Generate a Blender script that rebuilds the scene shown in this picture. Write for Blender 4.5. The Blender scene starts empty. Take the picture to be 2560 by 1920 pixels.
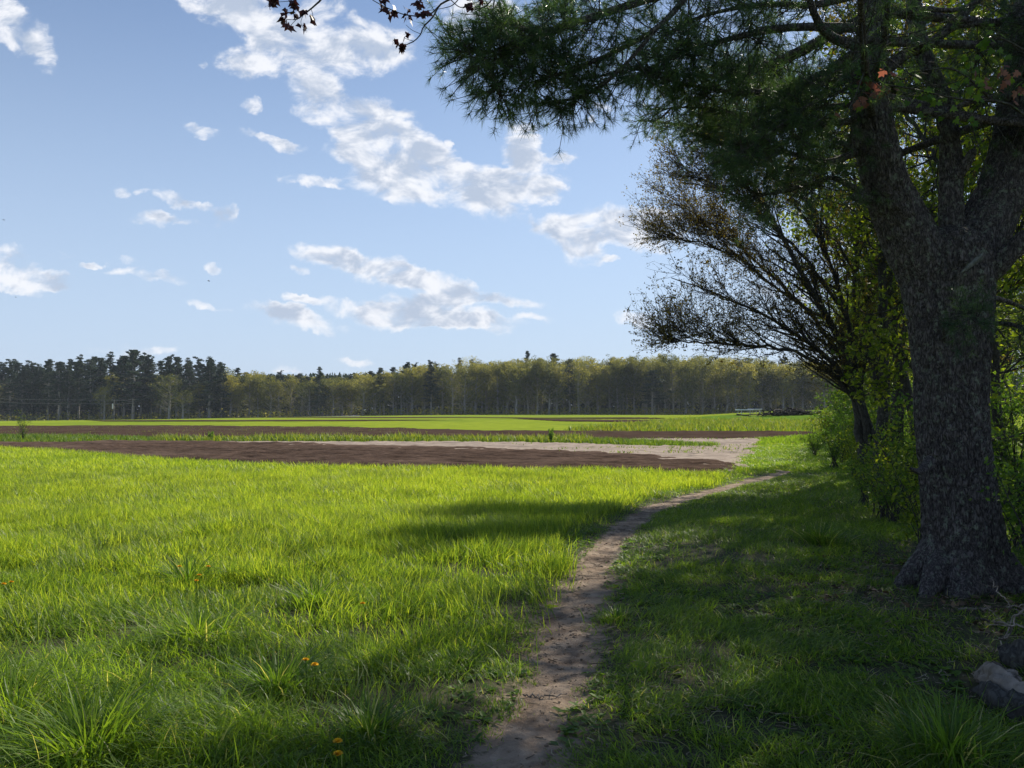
import bpy, math, random
import numpy as np
from mathutils import Vector
random.seed(7); rng = np.random.default_rng(7)
R = math.radians
scene = bpy.context.scene
C = bpy.data.collections.new('scene_objects'); scene.collection.children.link(C)

# ------------------------------------------------------------ camera
F = 1980.0; TH = math.atan(64/F); CAMZ = 1.65
cam = bpy.data.cameras.new('camera'); co = bpy.data.objects.new('camera', cam); scene.collection.objects.link(co)
cam.sensor_width = 36; cam.lens = 36*F/2560; cam.clip_end = 6000; cam.clip_start = .05
scene.cycles.max_bounces = 6; scene.cycles.diffuse_bounces = 3; scene.cycles.transmission_bounces = 3; scene.cycles.glossy_bounces = 2
co.location = (0, 0, CAMZ); co.rotation_euler = (math.pi/2+TH, 0, 0)
scene.camera = co
scene.render.resolution_x = 1024; scene.render.resolution_y = 768

# ------------------------------------------------------------ light and exposure
SUN_AZ, SUN_EL = 36.0, 41.0          # azimuth to the right of the view direction
scene.view_settings.view_transform = 'Standard'; scene.view_settings.look = 'None'
scene.view_settings.gamma = 1; scene.view_settings.exposure = 0.72
sd = bpy.data.lights.new('sun', 'SUN'); sd.energy = 3.7; sd.angle = R(.53); sd.color = (1, .93, .80)
so = bpy.data.objects.new('sun', sd); scene.collection.objects.link(so)
SUNV = Vector((math.sin(R(SUN_AZ))*math.cos(R(SUN_EL)), math.cos(R(SUN_AZ))*math.cos(R(SUN_EL)), math.sin(R(SUN_EL))))
so.rotation_euler = SUNV.to_track_quat('Z', 'Y').to_euler()
so.location = SUNV*60

S = 2560/2212.0                       # photo notes were taken on a 2212 px wide view
def ray(dx, dy):
    u = (dx*S-1280)/F; v = (dy*S-960)/F
    c, s = math.cos(TH), math.sin(TH)
    return np.array([u, c+v*s, s-v*c])
def at(dx, dy, D):
    r = ray(dx, dy); r = r/r[1]*D
    return np.array([r[0], r[1], r[2]+CAMZ])

def N(nt, t, **kw):
    n = nt.nodes.new(t)
    for k, v in kw.items():
        if k.startswith('i_'):
            key = k[2:]
            n.inputs[int(key) if key.isdigit() else key.replace('_', ' ')].default_value = v
        else: setattr(n, k, v)
    return n
def L(nt, a, b): nt.links.new(a, b)
def mth(nt, op, a, b=None, c=None, clamp=False):
    n = nt.nodes.new('ShaderNodeMath'); n.operation = op; n.use_clamp = clamp
    for i, x in enumerate((a, b, c)):
        if x is None: continue
        if isinstance(x, (int, float)): n.inputs[i].default_value = x
        else: nt.links.new(x, n.inputs[i])
    return n.outputs[0]

# ------------------------------------------------------------ world: sky with clouds
SKY_S = .072
w = bpy.data.worlds.new('World'); scene.world = w; w.use_nodes = True
nt = w.node_tree; nt.nodes.clear()
sky = N(nt, 'ShaderNodeTexSky', sky_type='NISHITA', sun_disc=False, sun_elevation=R(SUN_EL), sun_rotation=R(SUN_AZ), air_density=1.0, dust_density=.25, ozone_density=2.0)
tc = N(nt, 'ShaderNodeTexCoord')
sep = N(nt, 'ShaderNodeSeparateXYZ'); L(nt, tc.outputs['Generated'], sep.inputs[0])
ysafe = mth(nt, 'MAXIMUM', sep.outputs[1], .02)
u = mth(nt, 'DIVIDE', sep.outputs[0], ysafe); v = mth(nt, 'DIVIDE', sep.outputs[2], ysafe)
comb = N(nt, 'ShaderNodeCombineXYZ'); L(nt, u, comb.inputs[0]); L(nt, v, comb.inputs[1])
warp = N(nt, 'ShaderNodeTexNoise', i_Scale=9.0, i_Detail=5.0, i_Roughness=.65); L(nt, comb.outputs[0], warp.inputs['Vector'])
wv = N(nt, 'ShaderNodeVectorMath', operation='SUBTRACT'); L(nt, warp.outputs['Color'], wv.inputs[0]); wv.inputs[1].default_value = (.5, .5, .5)
ws = N(nt, 'ShaderNodeVectorMath', operation='SCALE'); L(nt, wv.outputs[0], ws.inputs[0]); ws.inputs['Scale'].default_value = .065
wa = N(nt, 'ShaderNodeVectorMath', operation='ADD'); L(nt, comb.outputs[0], wa.inputs[0]); L(nt, ws.outputs[0], wa.inputs[1])
wa2 = N(nt, 'ShaderNodeVectorMath', operation='MULTIPLY'); L(nt, wa.outputs[0], wa2.inputs[0]); wa2.inputs[1].default_value = (1, 1, 0)
BLOBS = [ # dx, dy, rx, ry, angle(deg clockwise on the picture), weight
 (35,55,75,38,38,1.0),(85,110,45,20,50,.6),(470,15,90,40,20,1.0),(570,35,90,45,20,1.0),(640,110,110,62,20,1.2),(530,135,65,28,10,.9),(800,98,85,50,5,1.1),
 (690,215,95,42,20,1.0),(790,245,105,42,18,1.2),(770,310,65,35,15,1.0),(870,335,120,55,12,1.25),(850,385,95,40,8,1.1),(1000,395,110,52,10,1.2),(1110,400,95,38,-5,1.0),(1070,455,60,32,10,.9),
 (960,330,50,25,20,.7),(1120,310,44,40,20,1.2),(1170,345,60,20,-5,.9),(1222,330,30,11,-15,.8),(1320,480,110,40,-4,1.25),(1225,500,65,38,20,1.15),(1250,540,40,28,20,.9),(1305,558,18,8,0,.7),(1410,490,70,42,0,1.0),
 (478,460,32,22,-25,1.0),(425,440,30,12,0,.8),(345,472,48,14,5,.9),(370,430,35,14,25,.7),(400,480,50,10,8,.7),(268,418,22,12,20,.6),(310,413,16,6,0,.6),
 (440,288,34,13,25,.75),(530,300,50,12,8,.8),(600,312,50,13,5,.7),(665,380,58,13,6,.85),(720,398,22,7,15,.6),
 (40,575,75,32,8,1.1),(110,598,48,24,8,1.0),(60,610,75,18,3,1.0),(205,568,22,9,10,.7),(310,597,66,11,5,.95),(285,572,26,9,15,.7),(462,570,22,8,5,.7),
 (720,555,70,28,14,1.1),(820,590,95,32,14,1.2),(920,612,100,26,12,1.2),(660,592,22,9,10,.7),(1060,650,110,15,5,1.1),(970,640,60,20,5,1.0),
 (600,675,60,16,12,.95),(660,700,75,16,8,1.0),(650,655,40,10,15,.7),(790,675,85,20,8,1.1),(920,680,115,30,6,1.25),(1000,700,110,15,3,1.1),(880,700,90,14,0,1.0),(1160,692,50,8,3,.75),
 (1375,692,42,20,3,1.0),(540,232,18,18,30,.85),(1300,226,28,9,15,.8),(1283,258,8,6,0,.5),(965,292,9,8,0,.8),(885,245,18,12,0,.6),(435,653,32,8,8,.75),(500,662,25,6,5,.6),(290,757,95,12,0,.50),(640,786,50,8,4,.46),(775,782,40,8,4,.42),(1180,400,40,26,20,.6),(1145,490,12,24,-10,.6),
 (430,133,10,8,0,.5),(700,20,60,40,30,.6),(1010,30,60,50,10,.9),(1090,60,60,50,10,.6),(140,540,30,8,5,.4),(1700,640,80,20,4,.7)]
tot = None; vin = wa2.outputs[0]
for bi, (dx, dy, rx, ry, ang, wt) in enumerate(BLOBS):
    if bi % 12 == 11:      # keeps the node evaluation sequential
        ch = N(nt, 'ShaderNodeVectorMath', operation='MULTIPLY_ADD'); L(nt, tot, ch.inputs[0]); ch.inputs[1].default_value = (0, 0, 1e-5); L(nt, wa2.outputs[0], ch.inputs[2]); vin = ch.outputs[0]
    r = ray(dx, dy); cu, cv = r[0]/r[1], r[2]/r[1]
    k = S/F/math.cos(TH)**2*1.0
    a = -R(ang)
    mp = nt.nodes.new('ShaderNodeMapping'); mp.vector_type = 'TEXTURE'; L(nt, vin, mp.inputs[0])
    mp.inputs['Location'].default_value = (cu, cv, 0); mp.inputs['Rotation'].default_value = (0, 0, a); mp.inputs['Scale'].default_value = (rx*k*1.35, ry*k*1.35, 1)
    dp = N(nt, 'ShaderNodeVectorMath', operation='DOT_PRODUCT'); L(nt, mp.outputs[0], dp.inputs[0]); L(nt, mp.outputs[0], dp.inputs[1])
    g = mth(nt, 'MAXIMUM', mth(nt, 'MULTIPLY_ADD', dp.outputs['Value'], -wt, wt), 0.)
    tot = g if tot is None else mth(nt, 'ADD', tot, g)
tot = mth(nt, 'MINIMUM', tot, 1.15)
stretch = N(nt, 'ShaderNodeMapping'); stretch.inputs['Scale'].default_value = (1, 1.5, 1); L(nt, comb.outputs[0], stretch.inputs[0])
fb = N(nt, 'ShaderNodeTexNoise', i_Scale=16.0, i_Detail=8.0, i_Roughness=.6, i_Lacunarity=2.1, i_Distortion=.35); L(nt, stretch.outputs[0], fb.inputs['Vector'])
fb2 = N(nt, 'ShaderNodeTexNoise', i_Scale=16.0, i_Detail=4.0, i_Roughness=.6, i_Distortion=.35); offv = N(nt, 'ShaderNodeVectorMath', operation='ADD'); L(nt, stretch.outputs[0], offv.inputs[0]); offv.inputs[1].default_value = (.012, .016, 0); L(nt, offv.outputs[0], fb2.inputs['Vector'])
nz = mth(nt, 'MULTIPLY_ADD', fb.outputs[0], 4.4, -2.02)
den = mth(nt, 'ADD', mth(nt, 'MULTIPLY', tot, 1.0), nz)
alpha = N(nt, 'ShaderNodeMapRange', interpolation_type='SMOOTHERSTEP'); L(nt, den, alpha.inputs[0]); alpha.inputs[1].default_value = .1; alpha.inputs[2].default_value = 1.55
gate = N(nt, 'ShaderNodeMapRange', interpolation_type='SMOOTHSTEP'); L(nt, tot, gate.inputs[0]); gate.inputs[1].default_value = .0; gate.inputs[2].default_value = .3
al = mth(nt, 'MULTIPLY', alpha.outputs[0], gate.outputs[0])
al = mth(nt, 'MULTIPLY', al, .95)
core = mth(nt, 'ADD', mth(nt, 'MULTIPLY', tot, .5), mth(nt, 'MULTIPLY', mth(nt, 'SUBTRACT', fb2.outputs[0], mth(nt, 'MULTIPLY', fb.outputs[0], .55)), 3.2))  # cloud shading put into the colour: bright towards the sun, grey away from it
cm = N(nt, 'ShaderNodeMapRange', interpolation_type='SMOOTHSTEP'); L(nt, core, cm.inputs[0]); cm.inputs[1].default_value = .85; cm.inputs[2].default_value = 1.6
ccol = N(nt, 'ShaderNodeMix', data_type='RGBA'); L(nt, cm.outputs[0], ccol.inputs[0])
ccol.inputs[6].default_value = (.59, .60, .63, 1); ccol.inputs[7].default_value = (.31, .36, .45, 1)
skyc = N(nt, 'ShaderNodeVectorMath', operation='SCALE'); L(nt, sky.outputs[0], skyc.inputs[0]); skyc.inputs['Scale'].default_value = SKY_S
tint = N(nt, 'ShaderNodeVectorMath', operation='MULTIPLY'); L(nt, skyc.outputs[0], tint.inputs[0]); tint.inputs[1].default_value = (.97, .98, 1.02)
hz = N(nt, 'ShaderNodeMapRange', interpolation_type='SMOOTHSTEP'); L(nt, sep.outputs[2], hz.inputs[0]); hz.inputs[1].default_value = -.02; hz.inputs[2].default_value = .58; hz.inputs[3].default_value = .85; hz.inputs[4].default_value = 0.
hm = N(nt, 'ShaderNodeMix', data_type='RGBA'); L(nt, hz.outputs[0], hm.inputs[0]); L(nt, tint.outputs[0], hm.inputs[6]); hm.inputs[7].default_value = (.34, .425, .56, 1)
mix = N(nt, 'ShaderNodeMix', data_type='RGBA'); L(nt, al, mix.inputs[0]); L(nt, hm.outputs[2], mix.inputs[6]); L(nt, ccol.outputs[2], mix.inputs[7])
bg = N(nt, 'ShaderNodeBackground', i_Strength=1.0); L(nt, mix.outputs[2], bg.inputs[0])
wo = N(nt, 'ShaderNodeOutputWorld'); L(nt, bg.outputs[0], wo.inputs[0])

# ------------------------------------------------------------ helpers
def _h(ix, iy, seed):
    n = (ix.astype(np.int64)*374761393 + iy.astype(np.int64)*668265263 + seed*974634777) & 0xFFFFFFFF
    n = ((n ^ (n >> 13))*1274126177) & 0xFFFFFFFF
    return ((n ^ (n >> 16)) & 0xFFFFFF)/float(0xFFFFFF)
def vn(x, y, seed=0):
    x = np.asarray(x, float); y = np.asarray(y, float)
    ix = np.floor(x); iy = np.floor(y); fx = x-ix; fy = y-iy
    fx = fx*fx*(3-2*fx); fy = fy*fy*(3-2*fy)
    a = _h(ix, iy, seed); b = _h(ix+1, iy, seed); c = _h(ix, iy+1, seed); d = _h(ix+1, iy+1, seed)
    return (a*(1-fx)+b*fx)*(1-fy)+(c*(1-fx)+d*fx)*fy
def fbm(x, y, seed=0, o=4):
    s = 0; a = .5; t = 0
    for i in range(o):
        s = s+a*vn(np.asarray(x)*2**i, np.asarray(y)*2**i, seed+i*17); t += a; a *= .5
    return s/t
def sst(x): x = np.clip(x, 0, 1); return x*x*(3-2*x)

def mesh_np(name, V, Q=None, T=None, mat=None, attrs=None, smooth=False):
    me = bpy.data.meshes.new(name)
    V = np.asarray(V, np.float32).reshape(-1, 3)
    me.vertices.add(len(V)); me.vertices.foreach_set('co', V.ravel())
    nq = 0 if Q is None else len(Q); ntr = 0 if T is None else len(T)
    loops = []; starts = []; off = 0
    if nq: loops.append(np.asarray(Q, np.int32).ravel()); starts.append(np.arange(nq)*4); off = nq*4
    if ntr: loops.append(np.asarray(T, np.int32).ravel()); starts.append(off+np.arange(ntr)*3)
    loops = np.concatenate(loops); starts = np.concatenate(starts).astype(np.int32)
    me.loops.add(len(loops)); me.loops.foreach_set('vertex_index', loops)
    me.polygons.add(nq+ntr); me.polygons.foreach_set('loop_start', starts)
    me.update(calc_edges=True)
    if smooth: me.polygons.foreach_set('use_smooth', np.ones(nq+ntr, bool))
    for k, a in (attrs or {}).items():
        at_ = me.attributes.new(k, 'FLOAT', 'POINT'); at_.data.foreach_set('value', np.asarray(a, np.float32))
    if mat: me.materials.append(mat)
    return me
class MB:
    def __init__(s): s.V = []; s.Q = []; s.T = []; s.A = []; s.n = 0
    def add(s, V, Q=None, T=None, a=None):
        V = np.asarray(V).reshape(-1, 3)
        if not len(V): return
        s.V.append(V)
        if Q is not None and len(Q): s.Q.append(np.asarray(Q).reshape(-1, 4)+s.n)
        if T is not None and len(T): s.T.append(np.asarray(T).reshape(-1, 3)+s.n)
        s.A.append(np.zeros(len(V)) if a is None else np.broadcast_to(a, (len(V),))); s.n += len(V)
    def mesh(s, name, mat, smooth=False):
        return mesh_np(name, np.concatenate(s.V), np.concatenate(s.Q) if s.Q else None, np.concatenate(s.T) if s.T else None, mat, {'tint': np.concatenate(s.A)}, smooth)
def obj(name, me, parent=None, loc=None):
    o = bpy.data.objects.new(name, me); C.objects.link(o)
    if parent: o.parent = parent
    if loc is not None: o.location = loc
    return o
def tag(o, label=None, cat=None, group=None, kind=None):
    for k, v_ in (('label', label), ('category', cat), ('group', group), ('kind', kind)):
        if v_: o[k] = v_
    return o
def thing(name, label, cat, loc=(0, 0, 0), group=None, kind=None, rz=0):
    o = obj(name, None, None, loc); o.rotation_euler = (0, 0, rz); o.empty_display_size = .2
    return tag(o, label, cat, group, kind)
def dup(root, loc, rz=0, scale=(1, 1, 1), label=None, group=None):
    r = root.copy(); C.objects.link(r); r.location = loc; r.rotation_euler = (0, 0, rz); r.scale = scale
    if label: r['label'] = label
    if group: r['group'] = group
    for ch in list(root.children):
        c = ch.copy(); C.objects.link(c); c.parent = r
    return r

def tubes(mb, P, Rd, sides=4, a=0., prof=None):
    """P (n,k,3), Rd (n,k): a batch of tubes with the same number of rings"""
    P = np.asarray(P, float); Rd = np.asarray(Rd, float)
    if P.ndim == 2: P = P[None]; Rd = Rd[None]
    n, k, _ = P.shape
    T = np.gradient(P, axis=1); T /= np.linalg.norm(T, axis=2, keepdims=True)+1e-9
    ref = np.where(np.abs(T[:, :1, 2:3]) > .8, np.array([1., 0, 0]), np.array([0, 0, 1.]))
    ref = np.broadcast_to(ref, T.shape)
    U = np.cross(T, ref); U /= np.linalg.norm(U, axis=2, keepdims=True)+1e-9
    W = np.cross(T, U)
    th = np.arange(sides)/sides*2*np.pi
    rr = Rd[:, :, None, None]
    if prof is not None: rr = rr*prof[None, :, :, None]
    V = P[:, :, None, :]+rr*(U[:, :, None, :]*np.cos(th)[None, None, :, None]+W[:, :, None, :]*np.sin(th)[None, None, :, None])
    idx = np.arange(n*k*sides).reshape(n, k, sides)
    nx = np.roll(idx, -1, axis=2)
    Q = np.stack([idx[:, :-1], nx[:, :-1], nx[:, 1:], idx[:, 1:]], -1).reshape(-1, 4)
    mb.add(V.reshape(-1, 3), Q, None, np.repeat(np.broadcast_to(a, (n,)), k*sides))
def spline(pts, n):
    """Catmull-Rom through pts (m, c) sampled at n points"""
    p = np.asarray(pts, float); p = np.vstack([2*p[0]-p[1], p, 2*p[-1]-p[-2]])
    m = len(p)-3; t = np.linspace(0, m-1e-6, n); i = t.astype(int); f = (t-i)[:, None]
    a, b, c, d = p[i], p[i+1], p[i+2], p[i+3]
    return .5*((2*b)+(-a+c)*f+(2*a-5*b+4*c-d)*f*f+(-a+3*b-3*c+d)*f**3)
def unit(v_): return v_/(np.linalg.norm(v_, axis=-1, keepdims=True)+1e-9)
def rdir(n, zs=1., r=rng):
    d = r.normal(size=(n, 3)); d[:, 2] *= zs; return unit(d)
def leaves(mb, Cn, size, r=rng, zs=1., asp=.62, a=None, fold=.15):
    """one folded pointed leaf per centre: two quads"""
    n = len(Cn); ax = rdir(n, zs, r); nn = unit(np.cross(ax, rdir(n, 1, r)))
    size = np.broadcast_to(size, (n,))[:, None]
    mid = Cn+ax*size*.5; tip = Cn+ax*size
    side = nn*size*asp*.5; up = np.cross(ax, nn)*size*fold
    V = np.stack([Cn, mid*.9+Cn*.1+side+up, tip, mid*.9+Cn*.1-side+up], 1).reshape(-1, 3)
    i = np.arange(n)[:, None]*4
    T = np.concatenate([i+[0, 1, 2], i+[0, 2, 3]], 0)
    if a is None: a = r.random(n)
    mb.add(V, None, T, np.repeat(np.broadcast_to(a, (n,)), 4))
def cards(mb, Cn, size, r=rng, zs=.6, a=None):
    """small tri-pointed leaf sprays for distant crowns"""
    n = len(Cn); ax = rdir(n, zs, r); nn = unit(np.cross(ax, rdir(n, 1, r)))
    s = np.broadcast_to(size, (n,))[:, None]
    V = np.stack([Cn-nn*s*.5, Cn+ax*s*.5*r.uniform(.5, 1.1, (n, 1)), Cn+nn*s*.5, Cn-ax*s*.5*r.uniform(.4, 1, (n, 1))], 1).reshape(-1, 3)
    i = np.arange(n)[:, None]*4
    if a is None: a = r.random(n)
    mb.add(V, i+[0, 1, 2, 3], None, np.repeat(np.broadcast_to(a, (n,)), 4))

# ------------------------------------------------------------ materials
def leaf_mat(name, stops, trans=.45, tcol=(1.25, 1.2, .5), rough=.5, noise=.0, spec=.3):
    m = bpy.data.materials.new(name); m.use_nodes = True; t = m.node_tree; t.nodes.clear()
    at_ = N(t, 'ShaderNodeAttribute', attribute_name='tint')
    fac = at_.outputs['Fac']
    if noise:
        oi = N(t, 'ShaderNodeObjectInfo')
        fac = mth(t, 'ADD', fac, mth(t, 'MULTIPLY_ADD', oi.outputs['Random'], noise, -noise/2), clamp=True)
    cr = N(t, 'ShaderNodeValToRGB'); L(t, fac, cr.inputs[0]); e = cr.color_ramp.elements
    for i, c in enumerate(stops):
        p = i/(len(stops)-1)
        if i == 0: el = e[0]; el.position = 0
        elif i == len(stops)-1: el = e[1]; el.position = 1
        if i in (0, len(stops)-1): el.color = (*c, 1)
    for i, c in enumerate(stops[1:-1]): el = e.new((i+1)/(len(stops)-1)); el.color = (*c, 1)
    b = N(t, 'ShaderNodeBsdfPrincipled'); L(t, cr.outputs[0], b.inputs['Base Color']); b.inputs['Roughness'].default_value = rough
    b.inputs['Specular IOR Level'].default_value = spec
    mu = N(t, 'ShaderNodeMix', data_type='RGBA', blend_type='MULTIPLY', clamp_result=False); mu.inputs[0].default_value = 1; L(t, cr.outputs[0], mu.inputs[6]); mu.inputs[7].default_value = (*[x*1.7 for x in tcol], 1)
    tr = N(t, 'ShaderNodeBsdfTranslucent'); L(t, mu.outputs[2], tr.inputs[0])
    mx = N(t, 'ShaderNodeMixShader'); mx.inputs[0].default_value = trans; L(t, b.outputs[0], mx.inputs[1]); L(t, tr.outputs[0], mx.inputs[2])
    o = N(t, 'ShaderNodeOutputMaterial'); L(t, mx.outputs[0], o.inputs[0])
    return m
def surf_mat(name, c1, c2, scale=3., c3=None, scale3=.3, rough=.9, bump=.3, bscale=30., bdist=.02, stretch=(1, 1, 1), det=6., w3=(.5, .65), spec=.2):
    m = bpy.data.materials.new(name); m.use_nodes = True; t = m.node_tree; t.nodes.clear()
    tc = N(t, 'ShaderNodeTexCoord'); mp = N(t, 'ShaderNodeMapping'); mp.inputs['Scale'].default_value = stretch; L(t, tc.outputs['Object'], mp.inputs[0])
    n1 = N(t, 'ShaderNodeTexNoise', i_Scale=scale, i_Detail=det, i_Roughness=.65); L(t, mp.outputs[0], n1.inputs['Vector'])
    mr = N(t, 'ShaderNodeMapRange'); L(t, n1.outputs[0], mr.inputs[0]); mr.inputs[1].default_value = .33; mr.inputs[2].default_value = .67
    mx = N(t, 'ShaderNodeMix', data_type='RGBA'); L(t, mr.outputs[0], mx.inputs[0]); mx.inputs[6].default_value = (*c1, 1); mx.inputs[7].default_value = (*c2, 1)
    col = mx.outputs[2]
    if c3:
        n3 = N(t, 'ShaderNodeTexNoise', i_Scale=scale3, i_Detail=5., i_Roughness=.6); L(t, mp.outputs[0], n3.inputs['Vector'])
        m3 = N(t, 'ShaderNodeMapRange'); L(t, n3.outputs[0], m3.inputs[0]); m3.inputs[1].default_value = w3[0]; m3.inputs[2].default_value = w3[1]
        x3 = N(t, 'ShaderNodeMix', data_type='RGBA'); L(t, m3.outputs[0], x3.inputs[0]); L(t, col, x3.inputs[6]); x3.inputs[7].default_value = (*c3, 1); col = x3.outputs[2]
    b = N(t, 'ShaderNodeBsdfPrincipled'); L(t, col, b.inputs['Base Color']); b.inputs['Roughness'].default_value = rough; b.inputs['Specular IOR Level'].default_value = spec
    if bump:
        nb = N(t, 'ShaderNodeTexNoise', i_Scale=bscale, i_Detail=6., i_Roughness=.7); L(t, mp.outputs[0], nb.inputs['Vector'])
        bp = N(t, 'ShaderNodeBump', i_Strength=bump, i_Distance=bdist); L(t, nb.outputs[0], bp.inputs['Height']); L(t, bp.outputs[0], b.inputs['Normal'])
    o = N(t, 'ShaderNodeOutputMaterial'); L(t, b.outputs[0], o.inputs[0])
    return m
def bark_mat(name, c1, c2, lichen=(.16, .2, .15), lw=(.56, .64), vs=14., zst=.35, bd=.03, bs=1.):
    m = bpy.data.materials.new(name); m.use_nodes = True; t = m.node_tree; t.nodes.clear()
    tc = N(t, 'ShaderNodeTexCoord'); mp = N(t, 'ShaderNodeMapping'); mp.inputs['Scale'].default_value = (1, 1, zst); L(t, tc.outputs['Object'], mp.inputs[0])
    wn = N(t, 'ShaderNodeTexNoise', i_Scale=vs*.7, i_Detail=3.); L(t, mp.outputs[0], wn.inputs['Vector'])
    wx = N(t, 'ShaderNodeVectorMath', operation='MULTIPLY_ADD'); L(t, wn.outputs['Color'], wx.inputs[0]); wx.inputs[1].default_value = (.12, .12, .06); L(t, mp.outputs[0], wx.inputs[2])
    vo = N(t, 'ShaderNodeTexVoronoi', feature='DISTANCE_TO_EDGE', i_Scale=vs); L(t, wx.outputs[0], vo.inputs['Vector'])
    n1 = N(t, 'ShaderNodeTexNoise', i_Scale=vs*2.2, i_Detail=8., i_Roughness=.7); L(t, mp.outputs[0], n1.inputs['Vector'])
    e = N(t, 'ShaderNodeMapRange'); L(t, vo.outputs[0], e.inputs[0]); e.inputs[1].default_value = 0; e.inputs[2].default_value = .35
    hgt = mth(t, 'MULTIPLY_ADD', n1.outputs[0], 1.2, mth(t, 'MULTIPLY', e.outputs[0], .6))
    hm_ = N(t, 'ShaderNodeMapRange'); L(t, hgt, hm_.inputs[0]); hm_.inputs[1].default_value = .45; hm_.inputs[2].default_value = 1.35; mx = N(t, 'ShaderNodeMix', data_type='RGBA'); L(t, hm_.outputs[0], mx.inputs[0]); mx.inputs[6].default_value = (*c1, 1); mx.inputs[7].default_value = (*c2, 1)
    n3 = N(t, 'ShaderNodeTexNoise', i_Scale=16., i_Detail=8., i_Roughness=.75); L(t, tc.outputs['Object'], n3.inputs['Vector'])
    m3 = N(t, 'ShaderNodeMapRange'); L(t, n3.outputs[0], m3.inputs[0]); m3.inputs[1].default_value = lw[0]; m3.inputs[2].default_value = lw[1]
    x3 = N(t, 'ShaderNodeMix', data_type='RGBA'); L(t, m3.outputs[0], x3.inputs[0]); L(t, mx.outputs[2], x3.inputs[6]); x3.inputs[7].default_value = (*lichen, 1)
    b = N(t, 'ShaderNodeBsdfPrincipled'); L(t, x3.outputs[2], b.inputs['Base Color']); b.inputs['Roughness'].default_value = .92; b.inputs['Specular IOR Level'].default_value = .15
    bp = N(t, 'ShaderNodeBump', i_Strength=bs, i_Distance=bd); L(t, hgt, bp.inputs['Height']); L(t, bp.outputs[0], b.inputs['Normal'])
    o = N(t, 'ShaderNodeOutputMaterial'); L(t, b.outputs[0], o.inputs[0])
    return m
M = {}
M['crop'] = leaf_mat('crop_leaf', [(.05, .105, .022), (.13, .20, .03), (.225, .29, .038), (.35, .39, .055)], .5, (1.3, 1.3, .5), rough=.42)
M['grass'] = leaf_mat('grass_leaf', [(.045, .10, .022), (.105, .18, .028), (.18, .265, .036), (.38, .36, .19)], .5, (1.35, 1.3, .42), rough=.42)
M['weed'] = leaf_mat('weed_leaf', [(.05, .10, .02), (.10, .17, .03), (.22, .25, .05)], .4, (1.3, 1.2, .4))
M['straw'] = leaf_mat('dry_straw', [(.05, .035, .025), (.16, .12, .08), (.36, .3, .22)], .15, (1, 1, 1))
M['needle'] = leaf_mat('pine_needle', [(.03, .06, .034), (.055, .10, .045), (.10, .15, .05)], .35, (1.1, 1.2, .5), rough=.4)
M['leaf'] = leaf_mat('young_leaf', [(.06, .10, .016), (.13, .19, .024), (.25, .28, .04)], .5, (1.25, 1.25, .35), rough=.45, noise=.2)
M['bud'] = leaf_mat('budding_leaf', [(.07, .05, .02), (.12, .10, .028), (.18, .18, .035)], .45, (1.3, 1.15, .5), noise=.1)
M['red'] = leaf_mat('red_leaf', [(.035, .010, .012), (.06, .022, .02), (.09, .04, .032)], .15, (1., .8, .7))
M['litter'] = leaf_mat('fallen_leaf', [(.05, .03, .018), (.11, .07, .04), (.22, .15, .09)], .1, (1, 1, 1))
M['red2'] = leaf_mat('reddish_leaf', [(.12, .05, .04), (.2, .09, .07), (.28, .14, .1)], .4, (1.3, .9, .7))
M['maple'] = leaf_mat('maple_leaf', [(.05, .11, .02), (.09, .17, .03), (.14, .22, .04)], .5, (1.2, 1.2, .4))
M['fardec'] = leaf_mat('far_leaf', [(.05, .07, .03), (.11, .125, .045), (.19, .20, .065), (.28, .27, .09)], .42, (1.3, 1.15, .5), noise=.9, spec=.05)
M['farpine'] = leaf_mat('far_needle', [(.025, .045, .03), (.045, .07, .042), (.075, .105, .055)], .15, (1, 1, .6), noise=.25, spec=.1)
M['bark'] = bark_mat('pine_bark', (.016, .013, .013), (.27, .235, .225), lichen=(.27, .30, .23), vs=32., zst=.30, bd=.035, bs=1., lw=(.54, .62))
M['bark2'] = bark_mat('grey_bark', (.03, .027, .024), (.10, .095, .085), lichen=(.13, .14, .12), vs=25., zst=.25, bd=.008, bs=.6)
M['fbark'] = surf_mat('far_bark', (.20, .18, .165), (.38, .35, .32), 2., bump=0)
M['ground'] = surf_mat('meadow_ground', (.19, .25, .026), (.27, .33, .036), .6, (.14, .21, .03), .035, spec=0, bump=.5, bscale=6., bdist=.1)
M['near'] = surf_mat('thatch_ground', (.03, .03, .015), (.06, .06, .025), 8., bump=.4)
M['path'] = surf_mat('path_dirt', (.21, .145, .095), (.44, .335, .24), 6., (.12, .08, .052), 2.2, bump=1., bscale=40., bdist=.02, w3=(.50, .66))
M['soil'] = surf_mat('tilled_soil', (.050, .034, .026), (.135, .092, .070), 3.5, (.20, .14, .108), .10, spec=0, bump=1.0, bscale=7., bdist=.06, stretch=(.5, 1, 1))
M['pale'] = surf_mat('pale_stubble', (.20, .15, .115), (.39, .31, .245), 2.5, (.13, .10, .075), .7, bump=.8, bscale=8., bdist=.05, stretch=(.6, 1, 1), w3=(.55, .7))
M['soilfar'] = surf_mat('far_tilled_soil', (.042, .028, .021), (.10, .068, .052), 1.2, (.10, .10, .05), .25, spec=0, bump=.8, bscale=5., bdist=.08, stretch=(.35, 1, 1), w3=(.58, .72))
M['asphalt'] = surf_mat('road_asphalt', (.28, .28, .29), (.36, .36, .37), 2., bump=0)
M['mound'] = surf_mat('mound_grass', (.09, .17, .02), (.14, .23, .03), .8, (.19, .19, .05), .15, spec=0, bump=.6, bscale=4., bdist=.1)
M['meadow'] = surf_mat('rough_meadow', (.17, .19, .03), (.27, .28, .04), .9, (.15, .13, .05), .2, spec=0, bump=.6, bscale=4., bdist=.15)
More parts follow.
